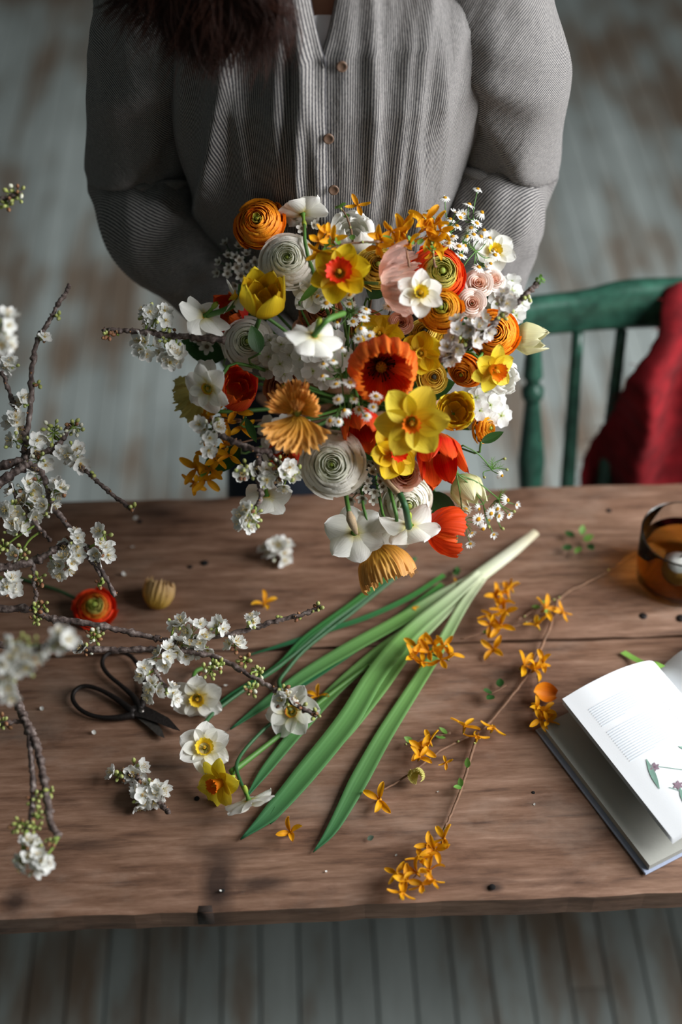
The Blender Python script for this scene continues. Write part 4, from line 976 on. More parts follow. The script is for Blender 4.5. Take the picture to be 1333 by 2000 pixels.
# white hydrangea and stock heads: many flat florets on one stalk
FL_W = petal('floret_white', '#c6d08a', '#eeeee8', '#f4f4f0', .05, .35, mp=.15); FL_WS = petal('floret_white_shaded', '#b7b58a', '#dcdad0', '#e8e6de', .06, .3, mp=.2)  # second floret colour is the white one with shade painted in
def floret_petal(): return grid(lambda u, v: (.05+.95*v, u*.52*np.sin(PI*(v*.80+.08))**.55, -.10*v*v+.12*u*u*v), 4, 5)
def floret_head(px, py, off, rp, cr, cnt, m, label, npet=5, seed=0, name='hydrangea', cat='flower', group='white floret heads in the bouquet', sx=1.0, sy=1.0):
    random.seed(seed); d0 = dd(px, py)+off; root = empty(name, xform(P(px, py, d0+.03), face(px, py), 0, 1), label, cat, group)
    me = shared('petal#floret', floret_petal, m); hub = P(px, py, d0+.04); st = []
    ga = 2.39996
    for k in range(cnt):
        rr = math.sqrt((k+.4)/cnt)*cr; a = k*ga+seed
        x, y = px+rr*math.cos(a)*sx+uni(-4, 4), py+rr*math.sin(a)*sy+uni(-4, 4)
        d = d0+.03*(rr/cr)**2+uni(-.006, .006); n = img_dir((x-px)/cr*.6+uni(-.3, .3), -(y-py)/cr*.6+uni(-.2, .4), 1); p = P(x, y, d); s = rp*mpp(d)*uni(.85, 1.1)
        fl = obj('floret', shared('floret', lambda: ball(.09, 7, 5, .8), PODM), root, root.matrix_basis.inverted() @ xform(p, n, uni(0, 6), s))
        for j in range(npet): obj('petal', me, fl, rz(j*2*PI/npet+uni(-.08, .08)) @ ry(uni(-.12, .12)))
        st.append(tube(tolocal(root, [p, lerp(p, hub, .5)-n*.006, hub]), .0007, 4, False))
    obj('stalks', mesh('stalks', merge(st), STEM), root); stem_to_grip(root, hub, face(px, py))
floret_head(628, 694, .0, 22, 54, 14, FL_W, 'white hydrangea head in the middle left, beside the chamomile', seed=5)
floret_head(556, 694, .035, 22, 46, 10, FL_WS, 'shaded white hydrangea head left of the brighter one', seed=6)
floret_head(990, 585, .02, 22, 42, 10, FL_W, 'white stock florets behind the blossom twig at right', seed=7, name='stock_flower')
floret_head(942, 790, .025, 22, 46, 12, FL_W, 'white stock florets right of the yellow double tulip', seed=8, name='stock_flower')
floret_head(555, 850, .09, 30, 40, 6, FL_WS, 'dim white florets deep under the apricot poppy', seed=9, npet=4)
# waxflower sprigs
WX = petal('wax_white', '#b9b39a', '#dedad0', '#e9e6de', .06, .25); WXC = plain('wax_cup', '#6a5a44', .6, bump=.3, vary=.3)
def wax_petal(): return grid(lambda u, v: (.25+.7*v, u*.34*np.sin(PI*(v*.8+.16))**.5, .08+.42*v**1.5), 3, 4)
def needle(): return grid(lambda u, v: (v, u*.045*(1-v*.8), .25*v*v), 1, 4)
def waxflower(px, py, off, cr, cnt, label, seed, needles=14, sx=1, sy=1, rp=12):
    random.seed(seed); d0 = dd(px, py)+off; root = empty('waxflower_sprig', xform(P(px, py, d0+.02), face(px, py), 0, 1), label, 'flower sprig', 'waxflower sprigs in the bouquet')
    inv = root.matrix_basis.inverted(); hub = P(px, py+cr*.2, d0+.045); st = []
    for k in range(cnt):
        rr = math.sqrt((k+.4)/cnt)*cr; a = k*2.39996+seed
        x, y = px+rr*math.cos(a)*sx+uni(-4, 4), py+rr*math.sin(a)*sy+uni(-4, 4); d = d0+.02*(rr/cr)**2+uni(-.012, .01); n = img_dir((x-px)/cr*.8+uni(-.4, .4), -(y-py)/cr*.8+uni(-.2, .5), 1); p = P(x, y, d)
        fl = obj('floret', shared('floret#wax', lambda: lathe([(.06, -.5), (.2, -.15), (.34, .08), (.26, .10), (.12, .04), (.0001, .10)], 9), WXC), root, inv @ xform(p, n, uni(0, 6), rp*mpp(d)*uni(.85, 1.1)))
        for j in range(5): obj('petal', shared('petal#wax', wax_petal, WX), fl, rz(j*2*PI/5))
        st.append(tube(tolocal(root, [p, lerp(p, hub, .5)-n*.004, hub]), .0006, 4, False))
    for k in range(needles):
        a = uni(0, 6.28); p = P(px+cr*1.0*math.cos(a)*uni(.4, 1), py+cr*1.0*math.sin(a)*uni(.4, 1), d0+.012)
        obj('needle_leaf', shared('needle_leaf', needle, LEAFM), root, inv @ xform(p, img_dir(uni(-1, 1), uni(-.4, 1), uni(.2, 1)), uni(0, 6), uni(15, 26)*mpp(d0)))
    obj('stalks', mesh('stalks', merge(st), STEMD), root); stem_to_grip(root, hub, face(px, py), .0014)
waxflower(466, 514, .06, 48, 20, 'dim waxflower sprig left of the white ranunculus at top', 31)
waxflower(716, 938, .03, 46, 20, 'waxflower sprig right of the largest white ranunculus', 32)
waxflower(590, 437, -.005, 22, 3, 'waxflower sprig with green needles above the white ranunculus', 33, 12, rp=11)
waxflower(395, 660, .045, 30, 8, 'dim waxflower tuft behind the white daffodil at left edge', 34, 8, rp=15)
# chamomile sprays
def spray(heads, hub, label, seed, joints=(), rp=13, grip=True, doff=-.02):
    random.seed(seed); hd = dd(hub[0], hub[1])+.02; H = P(hub[0], hub[1], hd)
    root = empty('chamomile_spray', xform(H, face(hub[0], hub[1]), 0, 1), label, 'flower spray', 'chamomile sprays in the bouquet'); inv = root.matrix_basis.inverted()
    js = [np.array(P(x, y, dd(x, y)+doff+.01)) for x, y in joints] or [H]; st = []
    for j in js:
        if joints: st.append(tube(tolocal(root, spline([H, lerp(H, j, .5)+np.array([0, 0, .006]), j], 8)), .0008, 5))
    for h_ in heads:
        x, y = h_[0], h_[1]; kind = h_[2] if len(h_) > 2 else random.choice([0, 0, 1, 1, 2]); s = h_[3] if len(h_) > 3 else rp
        d = dd(x, y)+doff+uni(-.02, .02); p = np.array(P(x, y, d)); j = min(js, key=lambda q: np.linalg.norm(q-p))
        n = img_dir((x-hub[0])/60*.5+uni(-.45, .45), -(y-hub[1])/60*.4+uni(-.2, .5), uni(.6, 1.2))
        if kind == 4: bud(root, inv @ xform(p, n, 0, .5*s*mpp(d)), 0)
        else: cham_head(root, inv @ xform(p, n, uni(0, 6), s*mpp(d)), kind)
        st.append(tube(tolocal(root, spline([j, lerp(j, p, .55)-n*.008, p-n*.0015], 8)), .00062, 5, False))
    obj('stalks', mesh('stalks', merge(st), STEM), root)
    for k in range(5):
        q = random.choice(js); obj('feathery_leaf', shared('feathery_leaf', lambda: merge([moved(needle(), tr(.12*i, 0, .02*i) @ rz(.8*(-1)**i) @ sc(.5)) for i in range(8)]+[moved(needle(), sc(1.2))]), LEAFL), root, inv @ xform(q, img_dir(uni(-1, 1), uni(-1, 1), 1), uni(0, 6), 22*mpp(hd)))
    if grip: stem_to_grip(root, H, face(hub[0], hub[1]), .0012)
spray([(934, 369, 1, 11), (870, 386, 1, 12), (838, 412, 0, 13), (917, 399, 1, 14), (942, 415, 2), (880, 428, 1), (932, 436, 0, 14), (893, 441, 1), (906, 418, 3), (900, 425, 3), (885, 462, 1), (873, 452, 2), (868, 499, 0, 15), (901, 499, 0, 15), (897, 481, 0, 15), (908, 480, 2), (926, 458, 1), (940, 462, 2), (957, 465, 2), (968, 498, 1, 14), (936, 522, 1, 14), (950, 520, 3, 10), (959, 515, 2, 11), (912, 462, 2), (864, 440, 1), (921, 445, 1), (946, 450, 2), (890, 415, 3), (877, 475, 1), (858, 470, 1)],
      (885, 560), 'tall chamomile spray standing out at the upper right against the sleeve', 51, ((905, 470), (930, 490), (880, 440), (925, 430), (880, 470)))
spray([(621, 579, 0, 14), (638, 592, 0, 15), (648, 553, 1, 13), (684, 576, 0, 13), (683, 594, 0, 15), (690, 628, 0, 14), (711, 620, 0, 14), (715, 604, 1), (705, 642, 2), (722, 656, 0, 13), (700, 662, 1, 12), (760, 598, 1, 13), (659, 630, 2, 10)],
      (680, 680), 'chamomile cluster in the upper middle under the red trumpeted daffodil', 52, ((685, 610), (705, 650)), doff=-.03)
spray([(640, 697, 1, 12), (632, 711, 1, 12), (651, 705, 1, 12), (657, 750, 0, 14), (684, 747, 0, 16), (661, 780, 0, 13), (735, 774, 0, 15), (702, 800, 1, 13), (716, 812, 1, 12), (645, 822, 1, 13), (662, 824, 1, 11), (692, 780, 1, 11), (630, 735, 1), (673, 802, 2), (730, 795, 1, 12), (668, 680, 2, 10)],
      (680, 860), 'chamomile cluster in the middle left of the orange poppy', 53, ((665, 720), (690, 770), (660, 800)), doff=-.05)
spray([(910, 995, 0, 14), (935, 1014, 0, 15), (972, 994, 1, 13), (960, 1003, 1), (936, 994, 2, 10), (955, 1016, 1, 12), (992, 977, 2), (1010, 986, 3, 9), (995, 1005, 3, 10), (919, 1062, 3, 11), (894, 1067, 3, 10), (922, 1041, 3, 11), (944, 1033, 2, 12), (965, 1044, 3, 10), (981, 1032, 4), (955, 1028, 4), (900, 1008, 3, 11), (975, 1008, 3), (1003, 999, 4)],
      (892, 925), 'chamomile spray trailing over the table at the lower right', 54, ((945, 985), (905, 1020), (975, 975)), doff=.0)
spray([(981, 929, 2, 10), (990, 917, 4, 12), (985, 896, 4, 12), (946, 932, 4, 11)], (905, 870), 'thin chamomile stem with few buds reaching right over the chair', 55, ((962, 917),), doff=.0)
# forsythia in the bouquet
TWIG = plain('brown_twig', '#7a5a44', .7, bump=.5, bscale=120, vary=.3)
def fors(name, twig, fl, label, rad=.0011, group='forsythia twigs in the bouquet', dfun=None, offs=-.03, rp=30, leaves=5, seed=1, gripx=None, zt=None):
    """twig: list of pixel polylines; fl: (px,py[,dx,dy]) flowers"""
    random.seed(seed); f0 = dfun or (lambda x, y: dd(x, y)+offs)
    pw = lambda x, y, o=0: np.array(PZ(x, y, .75+zt+o) if zt is not None else P(x, y, f0(x, y)+o))
    base = pw(*twig[0][0]); root = empty(name, Matrix.Translation(Vector(base)), label, 'flowering twig', group)
    for k, line in enumerate(twig):
        pts = spline([pw(*q) for q in line], 6*len(line)); pts = pts+RNG.normal(0, .0004, pts.shape)
        obj('twig', mesh('twig', tube(tolocal(root, pts), np.linspace(rad*(1.3 if k == 0 else 1), rad*.6, len(pts)), 6), TWIG), root)
    for q in fl:
        n = img_dir(uni(-.8, .8), uni(-.7, .8), uni(.5, 1)) if zt is None else nrm([uni(-.8, .8), uni(-.8, .8), 1])
        p = pw(q[0], q[1], (.008 if zt is not None else 0)); s = (q[2] if len(q) > 2 else rp)*mpp(depth(p))
        forsythia_flower(root, root.matrix_basis.inverted() @ xform(p, n, uni(0, 6), s), random.randrange(3))
    for k in range(leaves):
        line = random.choice(twig); i = random.randrange(len(line)-1); q = lerp(np.array(line[i]), np.array(line[i+1]), random.random()); p = pw(*q, .002 if zt is not None else -.002)
        if random.random() < .5: leaf(root, root.matrix_basis.inverted() @ xform(p, nrm([uni(-.5, .5), uni(-.5, .5), 1]), uni(0, 6), .012), LEAFL, .3, .25)
        else: bud(root, root.matrix_basis.inverted() @ xform(p, nrm([uni(-1, 1), uni(-1, 1), 1]), 0, .0026), 0)
    if gripx: stem_to_grip(root, P(gripx[0], gripx[1], f0(*gripx)), img_dir(0, 0, 1), .0013, TWIG)
    return root
fors('forsythia_twig', [[(690, 470), (684, 440), (676, 420), (664, 405), (655, 403)]], [(700, 402, 26)], 'single forsythia flower on a bare tip above the white double tulip', leaves=6, seed=61, gripx=(690, 470))
fors('forsythia_twig', [[(740, 472), (700, 474), (665, 478), (640, 486), (625, 478)]], [(622, 470, 34), (640, 458, 32), (628, 492, 32), (650, 470, 30)], 'forsythia twig of golden flowers beside the red trumpeted daffodil', leaves=7, seed=62, offs=-.06, gripx=(740, 472))
fors('forsythia_twig', [[(800, 520), (790, 480), (770, 470), (745, 472)], [(795, 490), (820, 470), (845, 450)]],
     [(745, 465, 32), (765, 450, 32), (785, 455, 36), (800, 478, 30), (738, 480, 28), (790, 440, 32), (775, 478, 28)], 'golden forsythia cluster above the soft pink poppy', leaves=6, seed=63, offs=-.05, gripx=(800, 520))
fors('forsythia_twig', [[(850, 520), (845, 480), (838, 450), (830, 425)]], [(832, 430, 36), (850, 440, 34), (838, 465, 32), (825, 450, 30), (855, 470, 32), (848, 485, 26), (862, 450, 28)], 'golden forsythia cluster left of the upper chamomile spray', leaves=8, seed=64, offs=-.05, gripx=(850, 520))
fors('forsythia_twig', [[(470, 860), (430, 880), (405, 910), (395, 945)]], [(385, 915, 38), (402, 935, 36), (380, 945, 32), (412, 915, 34), (420, 895, 32), (440, 870, 32), (450, 890, 30), (408, 885, 30)], 'shaded forsythia twig hanging at the lower left of the bouquet', leaves=4, seed=65, offs=.01, gripx=(470, 860))
fors('forsythia_twig', [[(470, 820), (430, 815), (405, 820)]], [(400, 812, 34), (425, 800, 34), (440, 825, 32), (460, 805, 34), (470, 835, 30)], 'shaded forsythia twig behind the orange-red double tulip', leaves=3, seed=66, offs=.045, gripx=(470, 820))
# leaves filling the heart of the bouquet
for k, (px, py, off, ang, ln, m, wd, lab) in enumerate([
    (508, 690, -.005, 1.9, 55, LEAFM, .3, 'dark green leaf beside the shaded white ranunculus'), (940, 864, .0, .4, 48, LEAFM, .2, 'pale edged leaf under the lone orange ranunculus'),
    (480, 815, .01, -1.2, 60, LEAFM, .14, 'curling green leaf under the orange-red double tulip'), (585, 590, .0, .75, 80, LEAFL, .10, 'narrow green leaf right of the yellow double tulip'),
    (745, 1010, .0, -2.6, 60, STEMD, .10, 'thin dark leaf above the lowest white daffodils'), (722, 585, .04, 1.0, 80, LEAFM, .3, 'dark leaf deep behind the red trumpeted daffodil'),
    (600, 740, .07, .4, 90, LEAFM, .3, 'dark leaf deep above the apricot poppy'), (690, 860, .06, -.4, 90, LEAFM, .3, 'dark leaf deep under the orange-red tulip'),
    (800, 770, .06, .2, 90, LEAFM, .3, 'dark leaf deep under the orange poppy'), (520, 630, .07, 2.2, 90, LEAFM, .3, 'dark leaf deep below the yellow double tulip'),
    (870, 700, .07, .9, 90, LEAFM, .3, 'dark leaf deep behind the yellow buds'), (470, 870, .08, -2.4, 90, LEAFM, .3, 'dark leaf deep at the lower left'),
    (840, 960, .06, -.9, 90, LEAFM, .28, 'dark leaf deep beneath the red tulip'), 
    (900, 620, .08, .5, 100, LEAFM, .3, 'dark leaf deep behind the blush roses'), (440, 700, .08, 2.8, 90, LEAFM, .3, 'dark leaf deep at the left edge')]):
    d = dd(px, py)+off; n = img_dir(uni(-.3, .3), uni(-.2, .3), 1); M0 = xform(P(px, py, d), n, ang, ln*mpp(d))
    root = empty('foliage_stem', M0, lab, 'leaf', 'leaves in the bouquet'); leaf(root, Matrix.Identity(4), m, wd, .25); stem_to_grip(root, P(px, py, d), n, .0013)
# ================================================================== FRUIT BLOSSOM BRANCHES
def bark_mat():
    m, nt, b = newmat('grey_brown_bark'); L = nt.links
    tc = N(nt, 'ShaderNodeTexCoord'); n1 = N(nt, 'ShaderNodeTexNoise'); n1.inputs['Scale'].default_value = 170; n1.inputs['Detail'].default_value = 6; L.new(tc.outputs['Object'], n1.inputs['Vector'])
    r = ramp(nt, [(.32, lin('#2e2320')), (.5, lin('#5a4a44')), (.62, lin('#7a6c66')), (.75, lin('#a59a94'))]); L.new(n1.outputs['Fac'], r.inputs['Fac'])
    L.new(r.outputs['Color'], b.inputs['Base Color']); b.inputs['Roughness'].default_value = .7
    bp = N(nt, 'ShaderNodeBump'); bp.inputs['Strength'].default_value = .7; bp.inputs['Distance'].default_value = .002; L.new(n1.outputs['Fac'], bp.inputs['Height']); L.new(bp.outputs['Normal'], b.inputs['Normal'])
    return m
BARK = bark_mat()
def branch(lines, clusters, label, df, seed, group='blossoming fruit tree branches', pm=None, rp=17, name='blossom_branch', zt=None):
    """lines: (pixel polyline, radius px start, end[, depth offset]); clusters: (px, py, flowers, green buds, brown/white buds, spread px[, depth offset])"""
    random.seed(seed); rg = np.random.default_rng(seed)
    pw = (lambda x, y, o=0: np.array(PZ(x, y, .75+zt-o))) if zt is not None else (lambda x, y, o=0: np.array(P(x, y, df(x, y)+o)))
    root = empty(name, Matrix.Translation(Vector(pw(*lines[0][0][0]))), label, 'branch', group); inv = root.matrix_basis.inverted(); allp = []
    for ln in lines:
        o = ln[3] if len(ln) > 3 else 0; n = 9*len(ln[0])
        p = spline([pw(x, y, o) for x, y in ln[0]], n); sc_ = mpp(depth(p[0])); t = np.linspace(0, 1, n)
        p = p+rg.normal(0, .0005, p.shape); rad = np.interp(t, [0, 1], [ln[1], ln[2]])*sc_; rad = rad*(1+.13*rg.normal(0, 1, n))
        for k in range(4, n, 7): rad[k] *= 1.38
        obj('twig', mesh('twig', tube(tolocal(root, p), rad, 9), BARK), root); allp.append(p)
        for k in range(6, n, 11):                                     # resting buds along the wood
            d_ = nrm(rg.normal(0, 1, 3)+np.array(-FW)*.4); bud(root, inv @ xform(p[k]+d_*rad[k]*.9, d_, 0, uni(3.0, 4.4)*sc_), 1)
    allp = np.concatenate(allp); ped = []
    for c in clusters:
        px, py, nf, ng, nw, spd = c[:6]; o = c[6] if len(c) > 6 else 0
        C = pw(px, py, o); s1 = mpp(depth(C)); j = allp[np.argmin(np.linalg.norm(allp-C, axis=1))]
        kinds = ['f']*nf+['g']*ng+['w']*nw; random.shuffle(kinds); tot = len(kinds)
        if np.linalg.norm(j-C) > 6*s1: ped.append(tube(tolocal(root, spline([j, lerp(j, C, .5)+rg.normal(0, .002, 3), C], 6)), [.0016, .0014, .0014, .0013, .0012, .001], 6))
        for k, kd in enumerate(kinds):
            rr = spd*math.sqrt((k+.5)/tot)*uni(.75, 1.05); a = k*2.39996+seed+px
            off = RT*rr*math.cos(a)*s1+UP*rr*math.sin(a)*s1-FW*uni(-.3, .8)*spd*s1*(1-.6*(rr/spd)**2)
            p = C+off
            if zt is not None: p[2] = max(p[2], .75+7*s1)
            n = nrm(nrm(off)*.8+rg.normal(0, .35, 3)-FW*.45+np.array([0, 0, .15])); M = inv @ xform(p, n, uni(0, 6), 1)
            if kd == 'f': blossom(root, M @ sc(rp*s1*uni(.88, 1.12)), random.choice([0, 0, 1, 1, 2]), pm)
            else: bud(root, M @ sc(uni(6.5, 9.0)*s1), (0 if random.random() < .75 else 1) if kd == 'g' else 2)
            ped.append(tube(tolocal(root, [C+off*.15, C+off*.6, p-n*5*s1]), .0006, 4, False))
    if ped: obj('pedicels', mesh('pedicels', merge(ped), CALY), root)
    return root
DL = lambda x, y: float(np.interp(y, [560, 900, 1250, 1500, 1700], [1.68, 1.63, 1.62, 1.52, 1.46]))
branch([([(-120, 960), (-20, 918), (45, 897), (62, 880)], 10, 7), ([(45, 897), (50, 860), (60, 790), (63, 715), (75, 660), (86, 645), (101, 618), (117, 588), (130, 570), (135, 556)], 5.5, 4),
        ([(60, 890), (95, 880), (120, 862), (132, 838), (140, 828)], 6, 4), ([(55, 870), (36, 812), (20, 771), (3, 725), (-15, 690)], 5, 4), ([(100, 885), (135, 895), (170, 922), (190, 940), (225, 970), (262, 998)], 4.5, 4)],
       [(45, 788, 3, 1, 0, 14), (30, 828, 4, 0, 0, 15), (84, 660, 1, 2, 1, 9), (62, 868, 2, 6, 1, 24), (105, 845, 1, 12, 3, 26), (145, 835, 0, 9, 4, 19), (140, 885, 5, 2, 1, 22), (152, 900, 3, 0, 0, 14), (75, 900, 1, 5, 2, 22), (20, 715, 3, 2, 0, 14), (30, 862, 2, 3, 0, 20), (114, 618, 0, 3, 0, 7), (72, 750, 0, 4, 0, 7), (258, 992, 0, 3, 0, 8), (183, 925, 0, 2, 0, 6)],
       'dark blossom branch at upper left with one tall bare shoot', DL, 71)
branch([([(-140, 1010), (-30, 960), (10, 935), (55, 905)], 11, 8), ([(55, 905), (85, 930), (102, 986), (140, 1036), (180, 1085), (204, 1124), (225, 1165)], 6, 4.5), ([(20, 950), (75, 1030), (100, 1056)], 5, 4)],
       [(75, 940, 3, 3, 1, 24), (45, 955, 3, 3, 1, 22), (115, 960, 4, 2, 1, 22), (58, 985, 4, 0, 0, 22), (20, 992, 4, 2, 1, 22), (80, 1005, 3, 0, 1, 18), (28, 1030, 4, 3, 2, 22), (8, 1068, 0, 7, 1, 16), (40, 1082, 1, 9, 2, 18), (25, 1000, 2, 3, 0, 30), (95, 985, 2, 2, 0, 22)],
       'thick blossom branch at left crossing the far table edge', lambda x, y: DL(x, y)-.01, 72)
branch([([(-140, 1130), (-20, 1112), (30, 1105), (75, 1092), (110, 1072), (135, 1062), (175, 1070)], 9, 5), ([(65, 1095), (66, 1140), (72, 1165), (60, 1190)], 4, 3), ([(150, 1066), (185, 1105), (200, 1130)], 4, 3)],
       [(145, 1055, 4, 2, 0, 22), (125, 1105, 5, 0, 0, 24), (145, 1090, 3, 0, 0, 17), (205, 1045, 2, 3, 0, 16), (202, 1078, 5, 1, 0, 20), (14, 1142, 5, 3, 1, 22), (75, 1130, 0, 7, 0, 16), (112, 1110, 2, 0, 0, 16), (195, 1140, 0, 5, 0, 10), (70, 1190, 0, 5, 0, 12)],
       'short blossom branch at left above the red-orange ranunculus', lambda x, y: DL(x, y)-.01, 73)
branch([([(-140, 1180), (-20, 1188), (60, 1191), (100, 1208), (160, 1216), (240, 1232), (310, 1248), (345, 1256)], 8, 5), ([(345, 1256), (400, 1247), (480, 1232), (540, 1212), (590, 1200), (628, 1184)], 5.5, 4), ([(-140, 1230), (20, 1262), (100, 1264), (150, 1266), (220, 1270), (290, 1268), (345, 1270), (400, 1278), (440, 1291), (500, 1326), (545, 1352), (585, 1381), (620, 1396)], 7, 4), ([(310, 1265), (300, 1300), (325, 1345)], 4, 3)],
       [(375, 1238, 8, 0, 0, 34), (345, 1215, 2, 2, 0, 18), (355, 1262, 5, 0, 0, 26), (400, 1258, 4, 0, 0, 22), (425, 1224, 3, 2, 0, 15), (492, 1218, 2, 3, 0, 13), (458, 1262, 3, 2, 0, 15), (322, 1282, 5, 0, 0, 24), (285, 1318, 3, 1, 0, 18), (300, 1345, 4, 0, 0, 18), (335, 1356, 3, 1, 0, 15), (412, 1308, 0, 10, 2, 22), (428, 1300, 0, 5, 2, 12), (478, 1290, 0, 8, 0, 15), (505, 1310, 0, 6, 2, 13), (490, 1345, 0, 8, 1, 16), (555, 1352, 0, 8, 2, 17), (560, 1372, 3, 4, 2, 18), (590, 1378, 0, 4, 0, 11), (618, 1395, 0, 5, 0, 10), (185, 1242, 0, 8, 6, 17), (165, 1270, 1, 4, 1, 13), (85, 1180, 0, 5, 0, 12), (620, 1186, 0, 5, 0, 10), (585, 1205, 0, 3, 0, 8), (548, 1208, 0, 2, 0, 6), (70, 1210, 0, 6, 0, 12)],
       'long forked blossom branch reaching over the table above the scissors', DL, 74)
DN = lambda x, y: 1.33
branch([([(-150, 1330), (-20, 1302), (40, 1280), (90, 1262), (125, 1250)], 6, 4)],
       [(22, 1300, 6, 3, 0, 34), (70, 1262, 4, 4, 0, 26), (40, 1258, 3, 3, 0, 24), (118, 1250, 3, 5, 0, 22), (10, 1335, 4, 3, 0, 26), (60, 1300, 2, 6, 0, 22)],
       'blurred near blossom branch at the left edge below the middle', DN, 75, rp=20)
branch([([(-140, 640), (-40, 655), (5, 660)], 6, 4)], [(5, 640, 4, 3, 0, 26), (2, 665, 3, 2, 0, 20)], 'blurred near blossom tuft at the left edge beside the tall shoot', lambda x, y: 1.42, 76, rp=20)
branch([([(-140, 395), (-20, 392), (20, 385), (45, 378)], 7, 4)], [(30, 378, 0, 9, 2, 22), (15, 400, 0, 6, 0, 16)], 'budding branch tip at the left edge beside the sleeve', lambda x, y: 1.52, 77)
branch([([(-60, 1250), (10, 1320), (30, 1360), (45, 1400), (60, 1430), (75, 1470), (85, 1520), (91, 1560), (100, 1610), (114, 1636)], 9, 6), ([(56, 1425), (62, 1495), (65, 1540), (60, 1600), (52, 1622)], 5.5, 5), ([(-60, 1414), (0, 1413), (45, 1408)], 5, 4), ([(65, 1545), (85, 1545), (90, 1535)], 3, 2.5)],
       [(5, 1410, 0, 10, 0, 18), (98, 1545, 0, 5, 0, 13), (70, 1560, 0, 9, 0, 18), (75, 1590, 0, 7, 0, 15), (35, 1612, 0, 9, 0, 18), (70, 1615, 0, 6, 0, 14), (100, 1642, 0, 5, 0, 11), (60, 1660, 3, 4, 10, 28), (75, 1688, 5, 0, 3, 24), (45, 1680, 3, 0, 3, 18)],
       'hanging blossom branch at the lower left with a white tuft at its end', lambda x, y: DL(x, y)-.02, 78)
# twigs tied into the bouquet
branch([([(440, 665), (380, 658), (330, 655), (290, 650), (250, 646), (215, 645), (200, 645)], 7, 4)], [(305, 622, 6, 3, 0, 30), (290, 612, 2, 3, 0, 20), (330, 640, 0, 6, 0, 14), (285, 675, 5, 0, 0, 22), (335, 690, 5, 2, 0, 26), (345, 700, 3, 0, 0, 16), (210, 654, 0, 7, 0, 10), (325, 665, 0, 6, 0, 14), (228, 652, 0, 2, 0, 6)],
       'blossom twig pointing left out of the bouquet over the dark sleeve', lambda x, y: 1.60, 81)
branch([([(600, 862), (560, 874), (520, 882), (480, 872), (445, 857), (425, 850)], 7, 5), ([(505, 880), (505, 905), (500, 930)], 6, 4), ([(520, 882), (540, 900), (552, 915)], 5, 4), ([(502, 925), (510, 970), (500, 990)], 5, 4)],
       [(405, 838, 5, 0, 2, 24), (418, 825, 1, 6, 0, 14), (408, 865, 3, 0, 0, 16), (480, 920, 2, 9, 2, 22), (545, 912, 2, 7, 5, 28), (560, 935, 4, 2, 0, 20), (525, 935, 2, 5, 2, 18), (575, 920, 1, 5, 0, 14), (490, 1010, 5, 8, 0, 26), (478, 1020, 3, 0, 0, 16)],
       'grey blossom twig at the lower left of the bouquet', lambda x, y: 1.56, 82)
branch([([(860, 705), (905, 680), (950, 648), (985, 612), (1012, 590), (1035, 568), (1052, 552)], 6, 5)], [(905, 655, 9, 2, 0, 36), (935, 640, 6, 0, 0, 24), (882, 690, 4, 0, 0, 18), (985, 595, 5, 2, 0, 22), (1030, 582, 0, 3, 0, 7), (980, 620, 0, 4, 0, 10)],
       'blossom twig pointing up right out of the bouquet towards the chair', lambda x, y: 1.535, 83, pm=BWD)
random.seed(5)
tipr = [o for o in bpy.data.objects if o.name.startswith('blossom_branch')][-1]
for k in range(9): leaf(tipr, tipr.matrix_basis.inverted() @ xform(P(1054+uni(-8, 8), 546+uni(-7, 7), 1.535), img_dir(uni(-1, 1), uni(-.3, 1), uni(.1, 1)), uni(0, 6), uni(10, 16)*mpp(1.535)), LEAFL, .3, .25)

# ================================================================== ON THE TABLE
ZT = .75
def tz(px, py, h=0.0): return np.array(PZ(px, py, ZT+h))
def troot(name, px, py, rp, n, spin, h, label, cat, group=None):
    p = tz(px, py, h); s = rp*mpp(depth(p)); return empty(name, xform(p, n, spin, s), label, cat, group)
def tstem(root, pts, rad, mat=None, radii=None):
    p = spline([tz(*q) for q in pts], 20); s = root.matrix_basis.to_scale().x
    rr = np.interp(np.linspace(0, 1, 20), np.linspace(0, 1, len(radii)), radii) if radii else np.full(20, rad)
    obj('stem', mesh('stem', tube(tolocal(root, p), rr/s, 7), mat or STEM), root)
branch([([(545, 1090), (540, 1078), (535, 1068)], 3, 3)], [(540, 1076, 8, 0, 2, 24)], 'small white blossom tuft lying alone on the far plank', DL, 91, 'loose blossom on the table', name='blossom_tuft', zt=.012)
branch([([(332, 1588), (318, 1575), (300, 1555), (280, 1530), (262, 1515), (245, 1508)], 5, 4)], [(290, 1545, 8, 5, 0, 28), (262, 1500, 4, 4, 0, 17), (275, 1560, 5, 2, 0, 18), (232, 1512, 1, 6, 0, 14), (305, 1550, 4, 2, 0, 18)], 'cut blossom sprig lying on the table below the scissors', DL, 92, 'loose blossom on the table', name='blossom_sprig', zt=.012)
random.seed(11)
r_ = troot('ranunculus', 186, 1190, 44, (.1, -.35, .9), .3, .012, 'red-orange ranunculus lying on the table behind the left branches', 'flower')
ranunculus(r_, C_RD, seed=186, n=9, green=.28, core=.12, top=.62); tstem(r_, [(150, 1170, .012), (110, 1152, .006), (60, 1136, .004), (20, 1125, .003)], .0022, STEMD)
r_ = troot('poppy', 300, 1190, 60, (.25, .55, .55), .3, .004, 'withered yellow poppy lying on the table right of the red-orange ranunculus', 'flower')
PP_W = petal('poppy_withered', '#b8922e', '#d9b24e', '#dcb884', .22, .3, freq=60)
poppy(r_, PP_W, seed=300, petals=((1.0, 1.0, 1.0, 0, 0, -.2), (1.0, 1.0, 1.0, PI/2, 0, -.2), (1.0, .9, 1.0, PI, 0, -.1), (1.0, 1.0, .95, -PI/2, 0, -.2)), pleat=.035, ruff=.07, pod=False)
